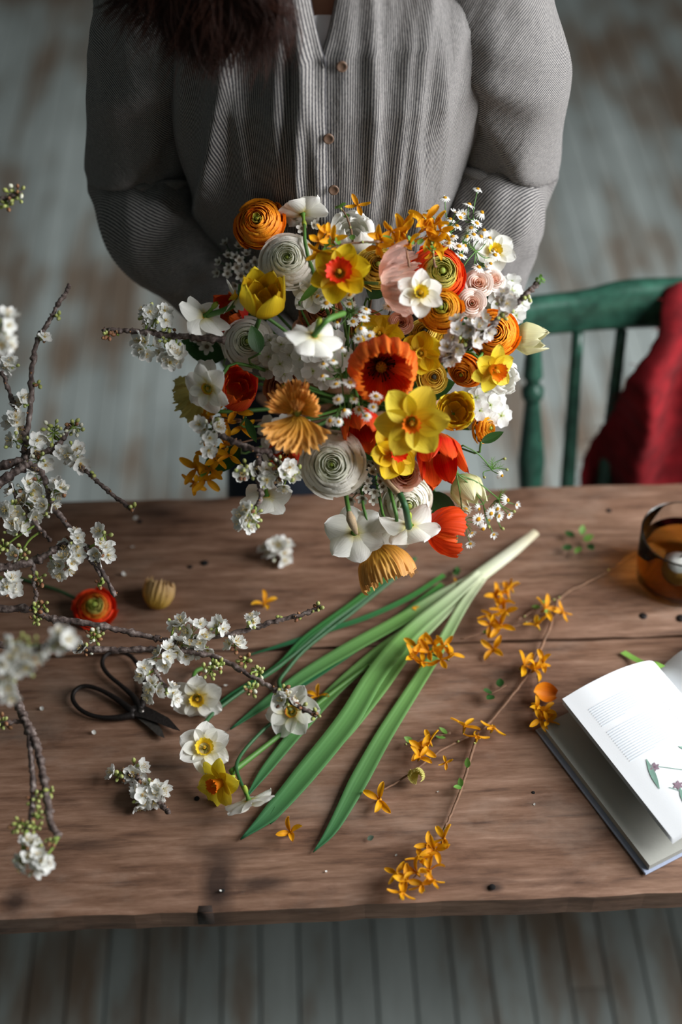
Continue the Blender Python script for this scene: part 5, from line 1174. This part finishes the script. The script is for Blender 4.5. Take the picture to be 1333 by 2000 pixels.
def fallen_fors(px, py, rp, label, n=None, h=.006, seed=0):
    random.seed(px+seed); root = empty('forsythia_flower', xform(tz(px, py, h), n or nrm([uni(-.4, .4), uni(-.5, .1), 1]), uni(0, 6), 1), label, 'flower', 'fallen forsythia flowers')
    forsythia_flower(root, Matrix.Scale(rp*mpp(depth(tz(px, py))), 4), 0)
for px, py, rp, lab in ((516, 1180, 27, 'single forsythia flower on the far plank above the long branch tip'), (568, 1626, 30, 'single forsythia flower on the near plank left of the leaf tips'),
                        (742, 1562, 34, 'single forsythia flower at the near end of the bare twig'), (826, 1192, 24, 'forsythia flower peeping out behind the green leaves'), (622, 1360, 24, 'forsythia flower half under a daffodil stem near the branch tip'),
                        (893, 1140, 12, 'tiny forsythia bit lying behind the white leaf base'), (808, 1118, 9, 'tiny golden scrap right under the dried yellow poppy'), (965, 1268, 30, 'single forsythia flower on the plank seam right of the leaves')):
    fallen_fors(px, py, rp, lab)
fors('forsythia_twig', [[(880, 1290), (850, 1280), (815, 1265)]], [(815, 1262, 30), (840, 1275, 32), (862, 1290, 30), (880, 1278, 28), (825, 1295, 30), (848, 1258, 28), (806, 1285, 30), (868, 1262, 26)], 'forsythia cluster lying on top of the green daffodil leaves', group='forsythia twigs on the table', zt=.03, seed=101, leaves=3)
fors('forsythia_twig', [[(872, 1612), (862, 1650), (830, 1690), (790, 1740)]], [(868, 1640, 32), (850, 1660, 32), (835, 1650, 28), (825, 1680, 32), (840, 1700, 32), (815, 1705, 32), (795, 1720, 34), (775, 1705, 28), (825, 1730, 30), (845, 1720, 28), (785, 1745, 30)], 'forsythia cluster lying at the near edge of the table', group='forsythia twigs on the table', zt=.012, seed=102, leaves=3)
fors('forsythia_twig', [[(1240, 1078), (1180, 1120), (1098, 1165), (1085, 1195), (1060, 1260), (1022, 1330), (968, 1398), (935, 1430), (870, 1460), (800, 1512), (745, 1545)], [(1098, 1165), (1050, 1188), (1012, 1212)], [(935, 1430), (905, 1530), (878, 1598), (865, 1625)], [(880, 1432), (840, 1440), (790, 1455)]],
     [(1066, 1190, 32), (1050, 1222, 26), (1100, 1195, 24), (1024, 1300, 34), (1045, 1308, 30), (1062, 1295, 28), (908, 1420, 32), (932, 1440, 28), (964, 1422, 28), (825, 1462, 32), (840, 1450, 28), (820, 1480, 28), (872, 1490, 16)], 'long forsythia twig lying diagonally across the table at right', rad=.0019, group='forsythia twigs on the table', zt=.008, seed=103, leaves=16)
fors('forsythia_twig', [[(1085, 1192), (1040, 1212), (990, 1228), (900, 1248)]], [(975, 1180, 32), (992, 1160, 30), (962, 1205, 32), (978, 1222, 32), (958, 1220, 26), (988, 1195, 30), (1000, 1150, 24), (968, 1165, 28)], 'forsythia side twig with a dense cluster right of the white leaf base', group='forsythia twigs on the table', zt=.012, seed=104, leaves=4)
fors('forsythia_twig', [[(1052, 1320), (1055, 1370), (1060, 1400)]], [(1048, 1385, 26), (1062, 1392, 28), (1055, 1405, 28), (1070, 1410, 24)], 'small forsythia bit tucked against the open book', group='forsythia twigs on the table', zt=.010, seed=105, leaves=2)
random.seed(13)
r_ = empty('leafy_twig', Matrix.Translation(Vector(tz(1240, 1075, .006))), 'thin twig with fresh leaves between leaf base and tea glass', 'twig')
obj('twig', mesh('twig', tube(tolocal(r_, spline([tz(1235, 1078, .006), tz(1190, 1068, .006), tz(1150, 1058, .008), tz(1130, 1052, .01)], 12)), .0008, 6), TWIG), r_)
for px, py, a in ((1122, 1048, 2.6), (1136, 1045, 1.2), (1120, 1068, 3.4), (1135, 1068, 4.4), (1150, 1062, 5.2), (1140, 1055, .4)):
    leaf(r_, r_.matrix_basis.inverted() @ xform(tz(px, py, .012), nrm([uni(-.4, .4), uni(-.4, .4), 1]), a, .015), LEAFL if random.random() < .5 else LEAFM, .32, .2)
r_ = empty('leafy_twig', Matrix.Translation(Vector(tz(880, 1118, .004))), 'tiny leaf tuft between bouquet and white leaf base', 'twig')
obj('twig', mesh('twig', tube(tolocal(r_, spline([tz(880, 1118, .004), tz(920, 1108, .004), tz(990, 1112, .004)], 10)), .0006, 5), TWIG), r_)
for a in (2.5, 3.6, 1.4): leaf(r_, r_.matrix_basis.inverted() @ xform(tz(896, 1120, .008), nrm([uni(-.4, .4), uni(-.4, .4), 1]), a, .012), LEAFM, .32, .2)
r_ = empty('leafy_twig', Matrix.Translation(Vector(tz(955, 1355, .006))), 'pair of green leaves beside the long forsythia twig', 'twig')
obj('twig', mesh('twig', tube(tolocal(r_, spline([tz(990, 1338, .006), tz(970, 1350, .008), tz(955, 1355, .008)], 8)), .0006, 5), TWIG), r_)
for px, py, a in ((962, 1352, 3.0), (978, 1342, 1.8), (965, 1358, 4.0)): leaf(r_, r_.matrix_basis.inverted() @ xform(tz(px, py, .01), nrm([uni(-.4, .4), uni(-.4, .4), 1]), a, .014), LEAFM, .36, .2)
r_ = troot('leafy_twig', 718, 1640, 14, (0, 0, 1), .4, .004, 'small grey-green leaf scrap near the front of the table', 'leaf'); leaf(r_, Matrix.Identity(4), plain('sage_leaf', '#5a6a58', .7, bump=.3, vary=.15), .4, .3)
r_ = troot('fallen_petal', 1064, 1356, 28, nrm([.2, -.3, 1]), 2.9, .012, 'orange ranunculus petal fallen beside the open book', 'petal')
obj('petal_blade', mesh('petal_blade', grid(lambda u, v: (v*1.6-.8, u*.75*np.sin(PI*(v*.9+.05))**.6, .45*(u*u+(v-.5)**2)), 8, 8), C_OR[0]), r_)
r_ = troot('poppy', 818, 1512, 30, nrm([-.2, -.6, .7]), .4, .010, 'crumpled pale yellow poppy under the long forsythia twig', 'flower')
poppy(r_, PP_G, seed=818, petals=((1.0, 1.0, 1.0, 0, 0, -.2), (1.0, 1.1, 1.0, PI/2, 0, -.2), (1.0, .9, 1.0, PI, 0, -.1)), pleat=.03, ruff=.07, pod=False)
# narcissus lying on the table
GL = 'narcissus flowers lying on the table'
r_ = troot('daffodil', 400, 1462, 54, nrm([.05, -.30, .95]), .55, .030, 'white daffodil with yellow cup lying face up on the table', 'flower', GL)
daffodil(r_, D_W, K_Y, seed=4, wd=.42, cor=(.2, .32, .26), frill=.03, back=.3, bends=(.02, .08)); tstem(r_, [(395, 1420, .018), (420, 1390, .010), (480, 1345, .006), (560, 1290, .005), (650, 1215, .005), (720, 1165, .005), (812, 1090, .006)], .0026, STEMD)
r_ = troot('daffodil', 432, 1528, 54, nrm([-.55, -.55, .35]), .2, .022, 'yellow daffodil with orange trumpet lying on its side', 'flower', GL)
daffodil(r_, D_B, K_O, seed=5, wd=.38, cor=(.17, .26, .5), frill=.05, back=.4, bends=(.1, .2)); tstem(r_, [(452, 1508, .018), (470, 1495, .014), (505, 1468, .008), (560, 1425, .006), (640, 1360, .010), (720, 1300, .012)], .0030, STEM, [.0042, .0036, .003, .003, .003])
r_ = troot('daffodil', 486, 1562, 54, nrm([.25, -.55, -.55]), .9, .036, 'white daffodil lying face down in front of the others', 'flower', GL)
daffodil(r_, D_W, K_Y, seed=6, wd=.42, cor=SHORT, frill=.02, back=.25, bends=(.05, .12)); tstem(r_, [(482, 1552, .034), (468, 1522, .03), (462, 1495, .02), (478, 1465, .012), (515, 1425, .006), (540, 1405, .005)], .0022, STEMD)
r_ = troot('daffodil', 386, 1362, 54, nrm([.0, -.85, .40]), .5, .024, 'white daffodil with yellow cup beside the scissor blades', 'flower', GL)
daffodil(r_, D_W, K_Y, seed=7, wd=.42, cor=(.17, .26, .25), frill=.03, back=.3, bends=(.02, .08)); tstem(r_, [(385, 1345, .022), (378, 1328, .016), (382, 1312, .010), (395, 1305, .006)], .0026)
r_ = troot('daffodil', 572, 1390, 56, nrm([-.25, -.35, .7]), .2, .022, 'white daffodil lying half under the tip of the long branch', 'flower', GL)
daffodil(r_, D_W, K_P, seed=8, wd=.44, cor=SHORT, frill=.02, back=.25, bends=(.0, .08)); tstem(r_, [(560, 1362, .014), (545, 1335, .008), (560, 1310, .006), (600, 1265, .005), (690, 1195, .005), (800, 1105, .006)], .0026, STEMD)
# green leaves
LFB = petal('daffodil_leaf_green', '#dfe3c4', '#7fae5e', '#2f6a46', .10, .25, .45, mp=.30, bump=.12, freq=14)
LFD = petal('daffodil_leaf_deep', '#4f8a3e', '#3c7a45', '#2c6644', .10, .25, .45, mp=.4, bump=.12, freq=14)
SHEATH = petal('white_leaf_base', '#d9cdae', '#e6e6cf', '#d3e0b0', .10, .2, .5, bump=.15, freq=16)
def ribbon(parent, pts, wpx, hs, mat, name='leaf', fold=.28, n=34):
    """a strap leaf: pixel polyline on the table, width in pixels, height above the wood"""
    hh = np.interp(np.linspace(0, 1, len(pts)), np.linspace(0, 1, len(hs)), hs)
    p = spline([tz(q[0], q[1], h) for q, h in zip(pts, hh)], n); t = np.gradient(p, axis=0); t /= np.linalg.norm(t, axis=1)[:, None]
    sd = np.stack([-t[:, 1], t[:, 0], np.zeros(n)], -1); w_ = np.interp(np.linspace(0, 1, n), np.linspace(0, 1, len(wpx)), wpx)*np.array([mpp(depth(q)) for q in p])*.5
    vs_ = []; uv = []
    for k in range(n):
        for j, u in enumerate((-1, -.6, -.2, .2, .6, 1)):
            vs_.append(p[k]+sd[k]*u*w_[k]+np.array([0, 0, fold*abs(u)**1.5*w_[k]])); uv.append((u*.5+.5, k/(n-1)))
    fs = [[k*6+j, k*6+j+1, k*6+j+7, k*6+j+6] for k in range(n-1) for j in range(5)]
    vs_ = np.array(vs_)
    if parent is not None: vs_ = tolocal(parent, vs_)
    o = obj(name, mesh(name, [vs_, fs, np.array(uv)], mat), parent)
    m_ = o.modifiers.new('solid', 'SOLIDIFY'); m_.thickness = .0011; m_.offset = -1
    return o
lr = empty('daffodil_leaves', Matrix.Translation(Vector(tz(1045, 1045, .01))), 'bunch of daffodil leaves with a white base lying diagonally on the table', 'leaves')
ps = spline([tz(1047, 1040, .016), tz(1000, 1078, .016), tz(950, 1115, .015), tz(900, 1152, .013)], 16)
obj('leaf_base', mesh('leaf_base', tube(tolocal(lr, ps), np.interp(np.linspace(0, 1, 16), [0, .3, 1], [9, 13, 17])*mpp(1.83), 12, flat=.62), SHEATH), lr)
ribbon(lr, [(940, 1120), (880, 1172), (800, 1240), (735, 1320), (680, 1410), (600, 1510), (530, 1590), (470, 1640)], [16, 26, 34, 40, 46, 46, 36, 3], [.024, .022, .020, .018, .014, .008, .005, .003], LFB)
ribbon(lr, [(930, 1125), (860, 1165), (780, 1215), (690, 1265), (600, 1318), (520, 1375), (450, 1425)], [14, 22, 28, 30, 28, 22, 3], [.016, .014, .010, .008, .006, .004, .003], LFB)
ribbon(lr, [(930, 1135), (865, 1200), (800, 1265), (740, 1345), (680, 1420), (610, 1500), (540, 1590), (528, 1610)], [14, 24, 30, 36, 38, 36, 20, 3], [.012, .010, .008, .007, .006, .005, .004, .003], LFB)
ribbon(lr, [(945, 1130), (905, 1185), (860, 1265), (810, 1345), (750, 1440), (700, 1530), (650, 1620), (612, 1665)], [14, 20, 24, 28, 34, 38, 24, 2], [.018, .014, .008, .006, .005, .005, .004, .003], LFB)
ribbon(lr, [(900, 1150), (820, 1215), (740, 1275), (660, 1345), (590, 1420), (520, 1505), (480, 1560)], [12, 20, 24, 26, 28, 22, 3], [.010, .007, .005, .004, .004, .004, .003], LFB)
for pts, w0, lab in (([(868, 1124), (800, 1168), (720, 1205), (640, 1232), (560, 1258), (480, 1282)], 12, 'thin green leaf lying farthest back beside the leaf bunch'), ([(865, 1142), (790, 1200), (700, 1265), (620, 1320), (540, 1372)], 15, 'thin green leaf lying between the flower stems and the leaf bunch'), ([(790, 1098), (700, 1172), (600, 1245), (540, 1305), (450, 1360), (400, 1400)], 13, 'dark green leaf lying under the dried yellow poppy')):
    rr = empty('daffodil_leaf', Matrix.Translation(Vector(tz(*pts[0], .006))), lab, 'leaf', 'single leaves on the table'); ribbon(rr, pts, [w0*.8, w0, w0, w0, w0*.8, 2], [.006, .006, .005, .004, .003], LFD)
# scattered white blossom petals
for k, (px, py, lab) in enumerate([(246, 1124, 'white fallen petal right of the short blossom branch'), (263, 1066, 'white fallen petal on the far plank'), (261, 1014, 'white fallen petal near the far table edge at left'), (84, 1388, 'white fallen petal left of the scissors'), (187, 1434, 'white fallen petal below the scissor loop'),
                                  (441, 1336, 'white fallen petal right of the daffodil with yellow cup'), (512, 1308, 'white fallen petal under the budding branch tip'), (640, 1700, 'white fallen petal near the front edge'), (772, 1672, 'white fallen petal left of the front forsythia cluster'), (1043, 1573, 'white fallen petal in front of the book'), (434, 1739, 'white fallen petal on the dark stain'), (854, 1545, 'white fallen petal by the long forsythia twig')]):
    random.seed(k); r_ = troot('fallen_petal', px, py, 9 if k < 7 else 5, nrm([uni(-.3, .3), uni(-.3, .3), 1]), uni(0, 6), .002, lab, 'petal', 'white petals scattered on the table'); obj('petal_blade', shared('petal_blade', lambda: blo_petal(.3), BW), r_)
# scissors
sr = empty('scissors', Matrix.Translation(Vector(tz(266, 1388, .005))), 'black iron scissors with big loop handles lying open on the table', 'scissors')
for pts in ([(262, 1392), (232, 1368), (195, 1347), (165, 1340), (146, 1350), (143, 1368), (160, 1388), (190, 1400), (228, 1402), (262, 1396)], [(276, 1386), (262, 1362), (238, 1340), (212, 1318), (200, 1298), (206, 1280), (228, 1272), (256, 1282), (276, 1312), (284, 1348), (276, 1384)]):
    p = spline([tz(x, y, .006) for x, y in pts], 50); obj('handle_loop', mesh('handle_loop', tube(tolocal(sr, p), np.interp(np.linspace(0, 1, 50), [0, .2, .8, 1], [.0048, .0028, .0028, .0048]), 8), IRON), sr)
STEEL = plain('worn_steel', '#77716c', .35, .9, bump=.2, bscale=200, vary=.2)
def plate(pts, z0, z1):
    n = len(pts); a = [tz(x, y, z0) for x, y in pts]; b = [tz(x, y, z1) for x, y in pts]; v = tolocal(sr, np.array(a+b))
    return [v, [list(range(n))[::-1], list(range(n, 2*n))]+[[k, (k+1) % n, n+(k+1) % n, n+k] for k in range(n)], v[:, :2]]
obj('blade', mesh('blade', plate([(255, 1380), (275, 1374), (300, 1386), (330, 1402), (353, 1428), (338, 1424), (308, 1412), (280, 1402), (258, 1398)], .006, .0085), IRON, False), sr)
obj('blade', mesh('blade', plate([(258, 1378), (278, 1384), (300, 1402), (316, 1424), (322, 1442), (308, 1436), (288, 1418), (268, 1402)], .003, .0055), STEEL, False), sr)
obj('pivot_screw', mesh('pivot_screw', [tolocal(sr, moved(ball(.004, 12, 7, .5), Matrix.Translation(Vector(tz(276, 1388, .0085))))[0]), *ball(.004, 12, 7, .5)[1:]], STEEL), sr)
# tea glass
gp = TABI @ Vector(PZ(1321, 1128, ZT)); gc = TAB @ Vector((gp.x, gp.y, 0)); gc = np.array([gc.x, gc.y, ZT+.001])
tg = empty('tea_glass', Matrix.Translation(Vector(gc)), 'clear glass tumbler of amber tea at the right edge of the table', 'glass')
def glass_mat(name, col, rough=.0, ior=1.45):
    m, nt, b = newmat(name); b.inputs['Base Color'].default_value = lin(col); b.inputs['Transmission Weight'].default_value = 1; b.inputs['Roughness'].default_value = rough; b.inputs['IOR'].default_value = ior; return m
GLH = .083
wall = [(.0001, 0), (.049, 0), (.053, .004), (.0555, .03), (.0575, GLH-.002), (.0565, GLH), (.0556, GLH-.002), (.0536, .03), (.0512, .006), (.0001, .0055)]
o = obj('tumbler', mesh('tumbler', lathe(wall, 64), glass_mat('clear_glass', '#f8fbfa', 0, 1.18)), tg)
tea = obj('tea', mesh('tea', lathe([(.0001, .0052), (.0508, .0054), (.0515, .0062), (.0539, .03), (.0549, .056), (.0001, .056)], 64), glass_mat('amber_tea', '#d9a04e', 0, 1.12)), tg)
obj('rim', mesh('rim', tube(np.array([[.0566*math.cos(a), .0566*math.sin(a), GLH] for a in np.linspace(0, 2*PI, 65)]), .0013, 8, False), glass_mat('glass_rim', '#eef4f4', .05, 1.5)), tg)
def infuser():
    g = ball(.021, 28, 20); return g
ib = obj('tea_infuser', mesh('tea_infuser', infuser(), plain('perforated_steel', '#b7b7b2', .28, .9, bump=.9, bscale=900, vary=.15)), None, Matrix.Translation(Vector(gc+np.array([-.010, -.027, .047]))), 'round steel tea infuser floating in the tea glass', 'tea infuser')
obj('band', mesh('band', lathe([(.0208, -.0015), (.0220, -.0015), (.0220, .0015), (.0208, .0015)], 28), STEEL), ib, rx(.5))
obj('hook', mesh('hook', tube(spline([(0, 0, .020), (.002, 0, .027), (.007, .002, .029), (.010, .004, .024)], 12), .0011, 6), STEEL), ib)
# open book
BA = np.array(PZ(1053, 1430, ZT)); eh = nrm(np.array(PZ(1262, 1705, ZT))-BA); ew = np.array([-eh[1], eh[0], 0]); BH, BWD_ = .212, .168
bM = Matrix(((ew[0], eh[0], 0, BA[0]), (ew[1], eh[1], 0, BA[1]), (0, 0, 1, ZT+.001), (0, 0, 0, 1)))
bk = empty('book', bM, 'open book with one white page standing up, at the right of the table', 'book')
COVER = plain('pale_blue_cover', '#9aa3b8', .55, bump=.15, vary=.06); PAPER = plain('book_paper', '#eceef0', .75, bump=.05, bscale=900); PEDGE = plain('page_edges', '#d9d6cc', .85, bump=.6, bscale=500, vary=.1); PAPERSH = plain('shaded_page_paper', '#a7a79f', .8, bump=.08)  # left block: white pages, with their shade put into a grey colour
obj('cover', mesh('cover', box(-.003, BWD_, -.003, BH+.003, 0, .003, .0008), COVER, False), bk); obj('cover', mesh('cover', box(BWD_+.004, 2*BWD_+.01, -.003, BH+.003, 0, .003, .0008), COVER, False), bk)
def block(prof):
    n = len(prof); vs_ = np.array([[w_, h, z] for h in (0, BH) for w_, z in prof]); fs = [list(range(n)), list(range(n, 2*n))[::-1]]+[[k, n+k, n+(k+1) % n, (k+1) % n] for k in range(n)]
    return [vs_, fs, vs_[:, :2]]
tp = [(x, .012-.004*max(0, (x-BWD_+.03)/.03)**2) for x in np.linspace(.003, BWD_, 14)]
obj('page_block', mesh('page_block', block([(.003, .0032)]+tp+[(BWD_, .0032)]), PAPERSH, False), bk)
tp2 = [(BWD_+.002+x, .008+.030*(1-math.exp(-x/.022))+.12*x*math.exp(-x/.06)) for x in np.linspace(0, .160, 22)]
obj('page_block', mesh('page_block', block([(BWD_+.002, .0032)]+tp2+[(BWD_+.162, .0032)]), PAPER), bk)
LC = spline([(BWD_+.001, .012), (BWD_-.002, .030), (BWD_-.018, .046), (BWD_-.06, .056), (BWD_-.105, .055), (BWD_-.141, .048)], 40)
LS = np.concatenate([[0], np.cumsum(np.linalg.norm(np.diff(LC, axis=0), axis=1))]); LS /= LS[-1]
def lp(s, h, off=0.0):
    x = np.interp(s, LS, LC[:, 0]); z = np.interp(s, LS, LC[:, 1]); return x, h, z+off
for k in range(4):
    g = grid(lambda u, v: lp((1+u)/2*(1-.004*k), BH*v, -.0009*k-.003*k*((1+u)/2)**2), 40, 2); o = obj('page', mesh('page', g, PAPER), bk)
INK = plain('printed_ink', '#d3dce4', .8, bump=.02); INKD = plain('printed_leaf_green', '#7fa394', .8, bump=.02, vary=.2, bscale=80); INKP = plain('printed_mauve', '#8a7480', .8, bump=.02, vary=.2, bscale=120); 
PWM = .158
def print_strip(pts, wd):
    p = np.array(pts, float); p[:, 0] *= PWM; t = np.gradient(p, axis=0); t /= np.linalg.norm(t, axis=1)[:, None]; sd = np.stack([-t[:, 1], t[:, 0]], -1); wd = np.broadcast_to(wd, (len(p),))
    vs_ = []
    for q, s_, w_ in zip(p, sd, wd):
        for sg in (-1, 1):
            r2 = q+s_*w_*sg; vs_.append(lp(r2[0]/PWM, r2[1], .0007))
    return [np.array(vs_), [[2*k, 2*k+1, 2*k+3, 2*k+2] for k in range(len(p)-1)], np.zeros((len(vs_), 2))]
random.seed(3); tx = []
def para(s0, s1, h0, h1, n):
    for k in range(n):
        h = lerp(h0, h1, k/(n-1)); e = s1 if k < n-1 else lerp(s0, s1, .5)
        tx.append(print_strip([(lerp(s0, e, q), h) for q in np.linspace(0, 1, 10)], .00042))
para(.90, .50, .030, .056, 9); para(.42, .10, .026, .036, 4); para(.90, .46, .066, .110, 14); para(.40, .08, .060, .110, 15)
obj('printed_text', mesh('printed_text', merge(tx), INK, False), bk)
gl, gm = [], []
def sx_(s): return s
def pleaf(s, h, ds, dh, wd):
    q = np.linspace(0, 1, 9); gl.append(print_strip([(s+ds*a, h+dh*a) for a in q], np.sin(PI*np.clip(q, .02, .98))*wd*1.3+.0002))
def pstem(a, b): gl.append(print_strip([(lerp(a[0], b[0], q), lerp(a[1], b[1], q)) for q in np.linspace(0, 1, 6)], .00035))
pstem((.80, .128), (.42, .180)); pstem((.80, .160), (.62, .200)); pleaf(.80, .118, .06, .038, .0022); pleaf(.62, .150, -.30, .018, .0035); pleaf(.60, .152, .02, .034, .003); pleaf(.50, .172, -.18, .010, .0028); pleaf(.55, .122, -.05, .012, .0012); pleaf(.42, .128, -.06, .016, .0016); pleaf(.62, .196, -.06, .008, .0022); pleaf(.74, .166, .05, .02, .0015)
for s, h in ((.79, .131), (.74, .163), (.69, .176), (.64, .189), (.20, .150)):
    for k in range(6):
        a = k*PI/3; q = np.linspace(0, 1, 5); gm.append(print_strip([(s+.038*math.cos(a)*b_, h+.0058*math.sin(a)*b_) for b_ in q], np.sin(PI*np.clip(q, .05, .95))*.0016))
obj('printed_drawing', mesh('printed_drawing', merge(gl), INKD, False), bk); obj('printed_blossoms', mesh('printed_blossoms', merge(gm), INKP, False), bk)
rb = spline([(BWD_+.0, .01, .034), (BWD_-.004, -.004, .030), (BWD_-.004, -.014, .016), (BWD_-.006, -.034, .006), (BWD_-.010, -.050, .003)], 14)
vs_ = np.array([q+np.array([s_*.0042, 0, 0]) for q in rb for s_ in (-1, 1)]); obj('ribbon_marker', mesh('ribbon_marker', [vs_, [[2*k, 2*k+1, 2*k+3, 2*k+2] for k in range(13)], vs_[:, :2]], plain('green_ribbon', '#7fb04a', .6, bump=.5, bscale=900)), bk, None, 'green ribbon bookmark')
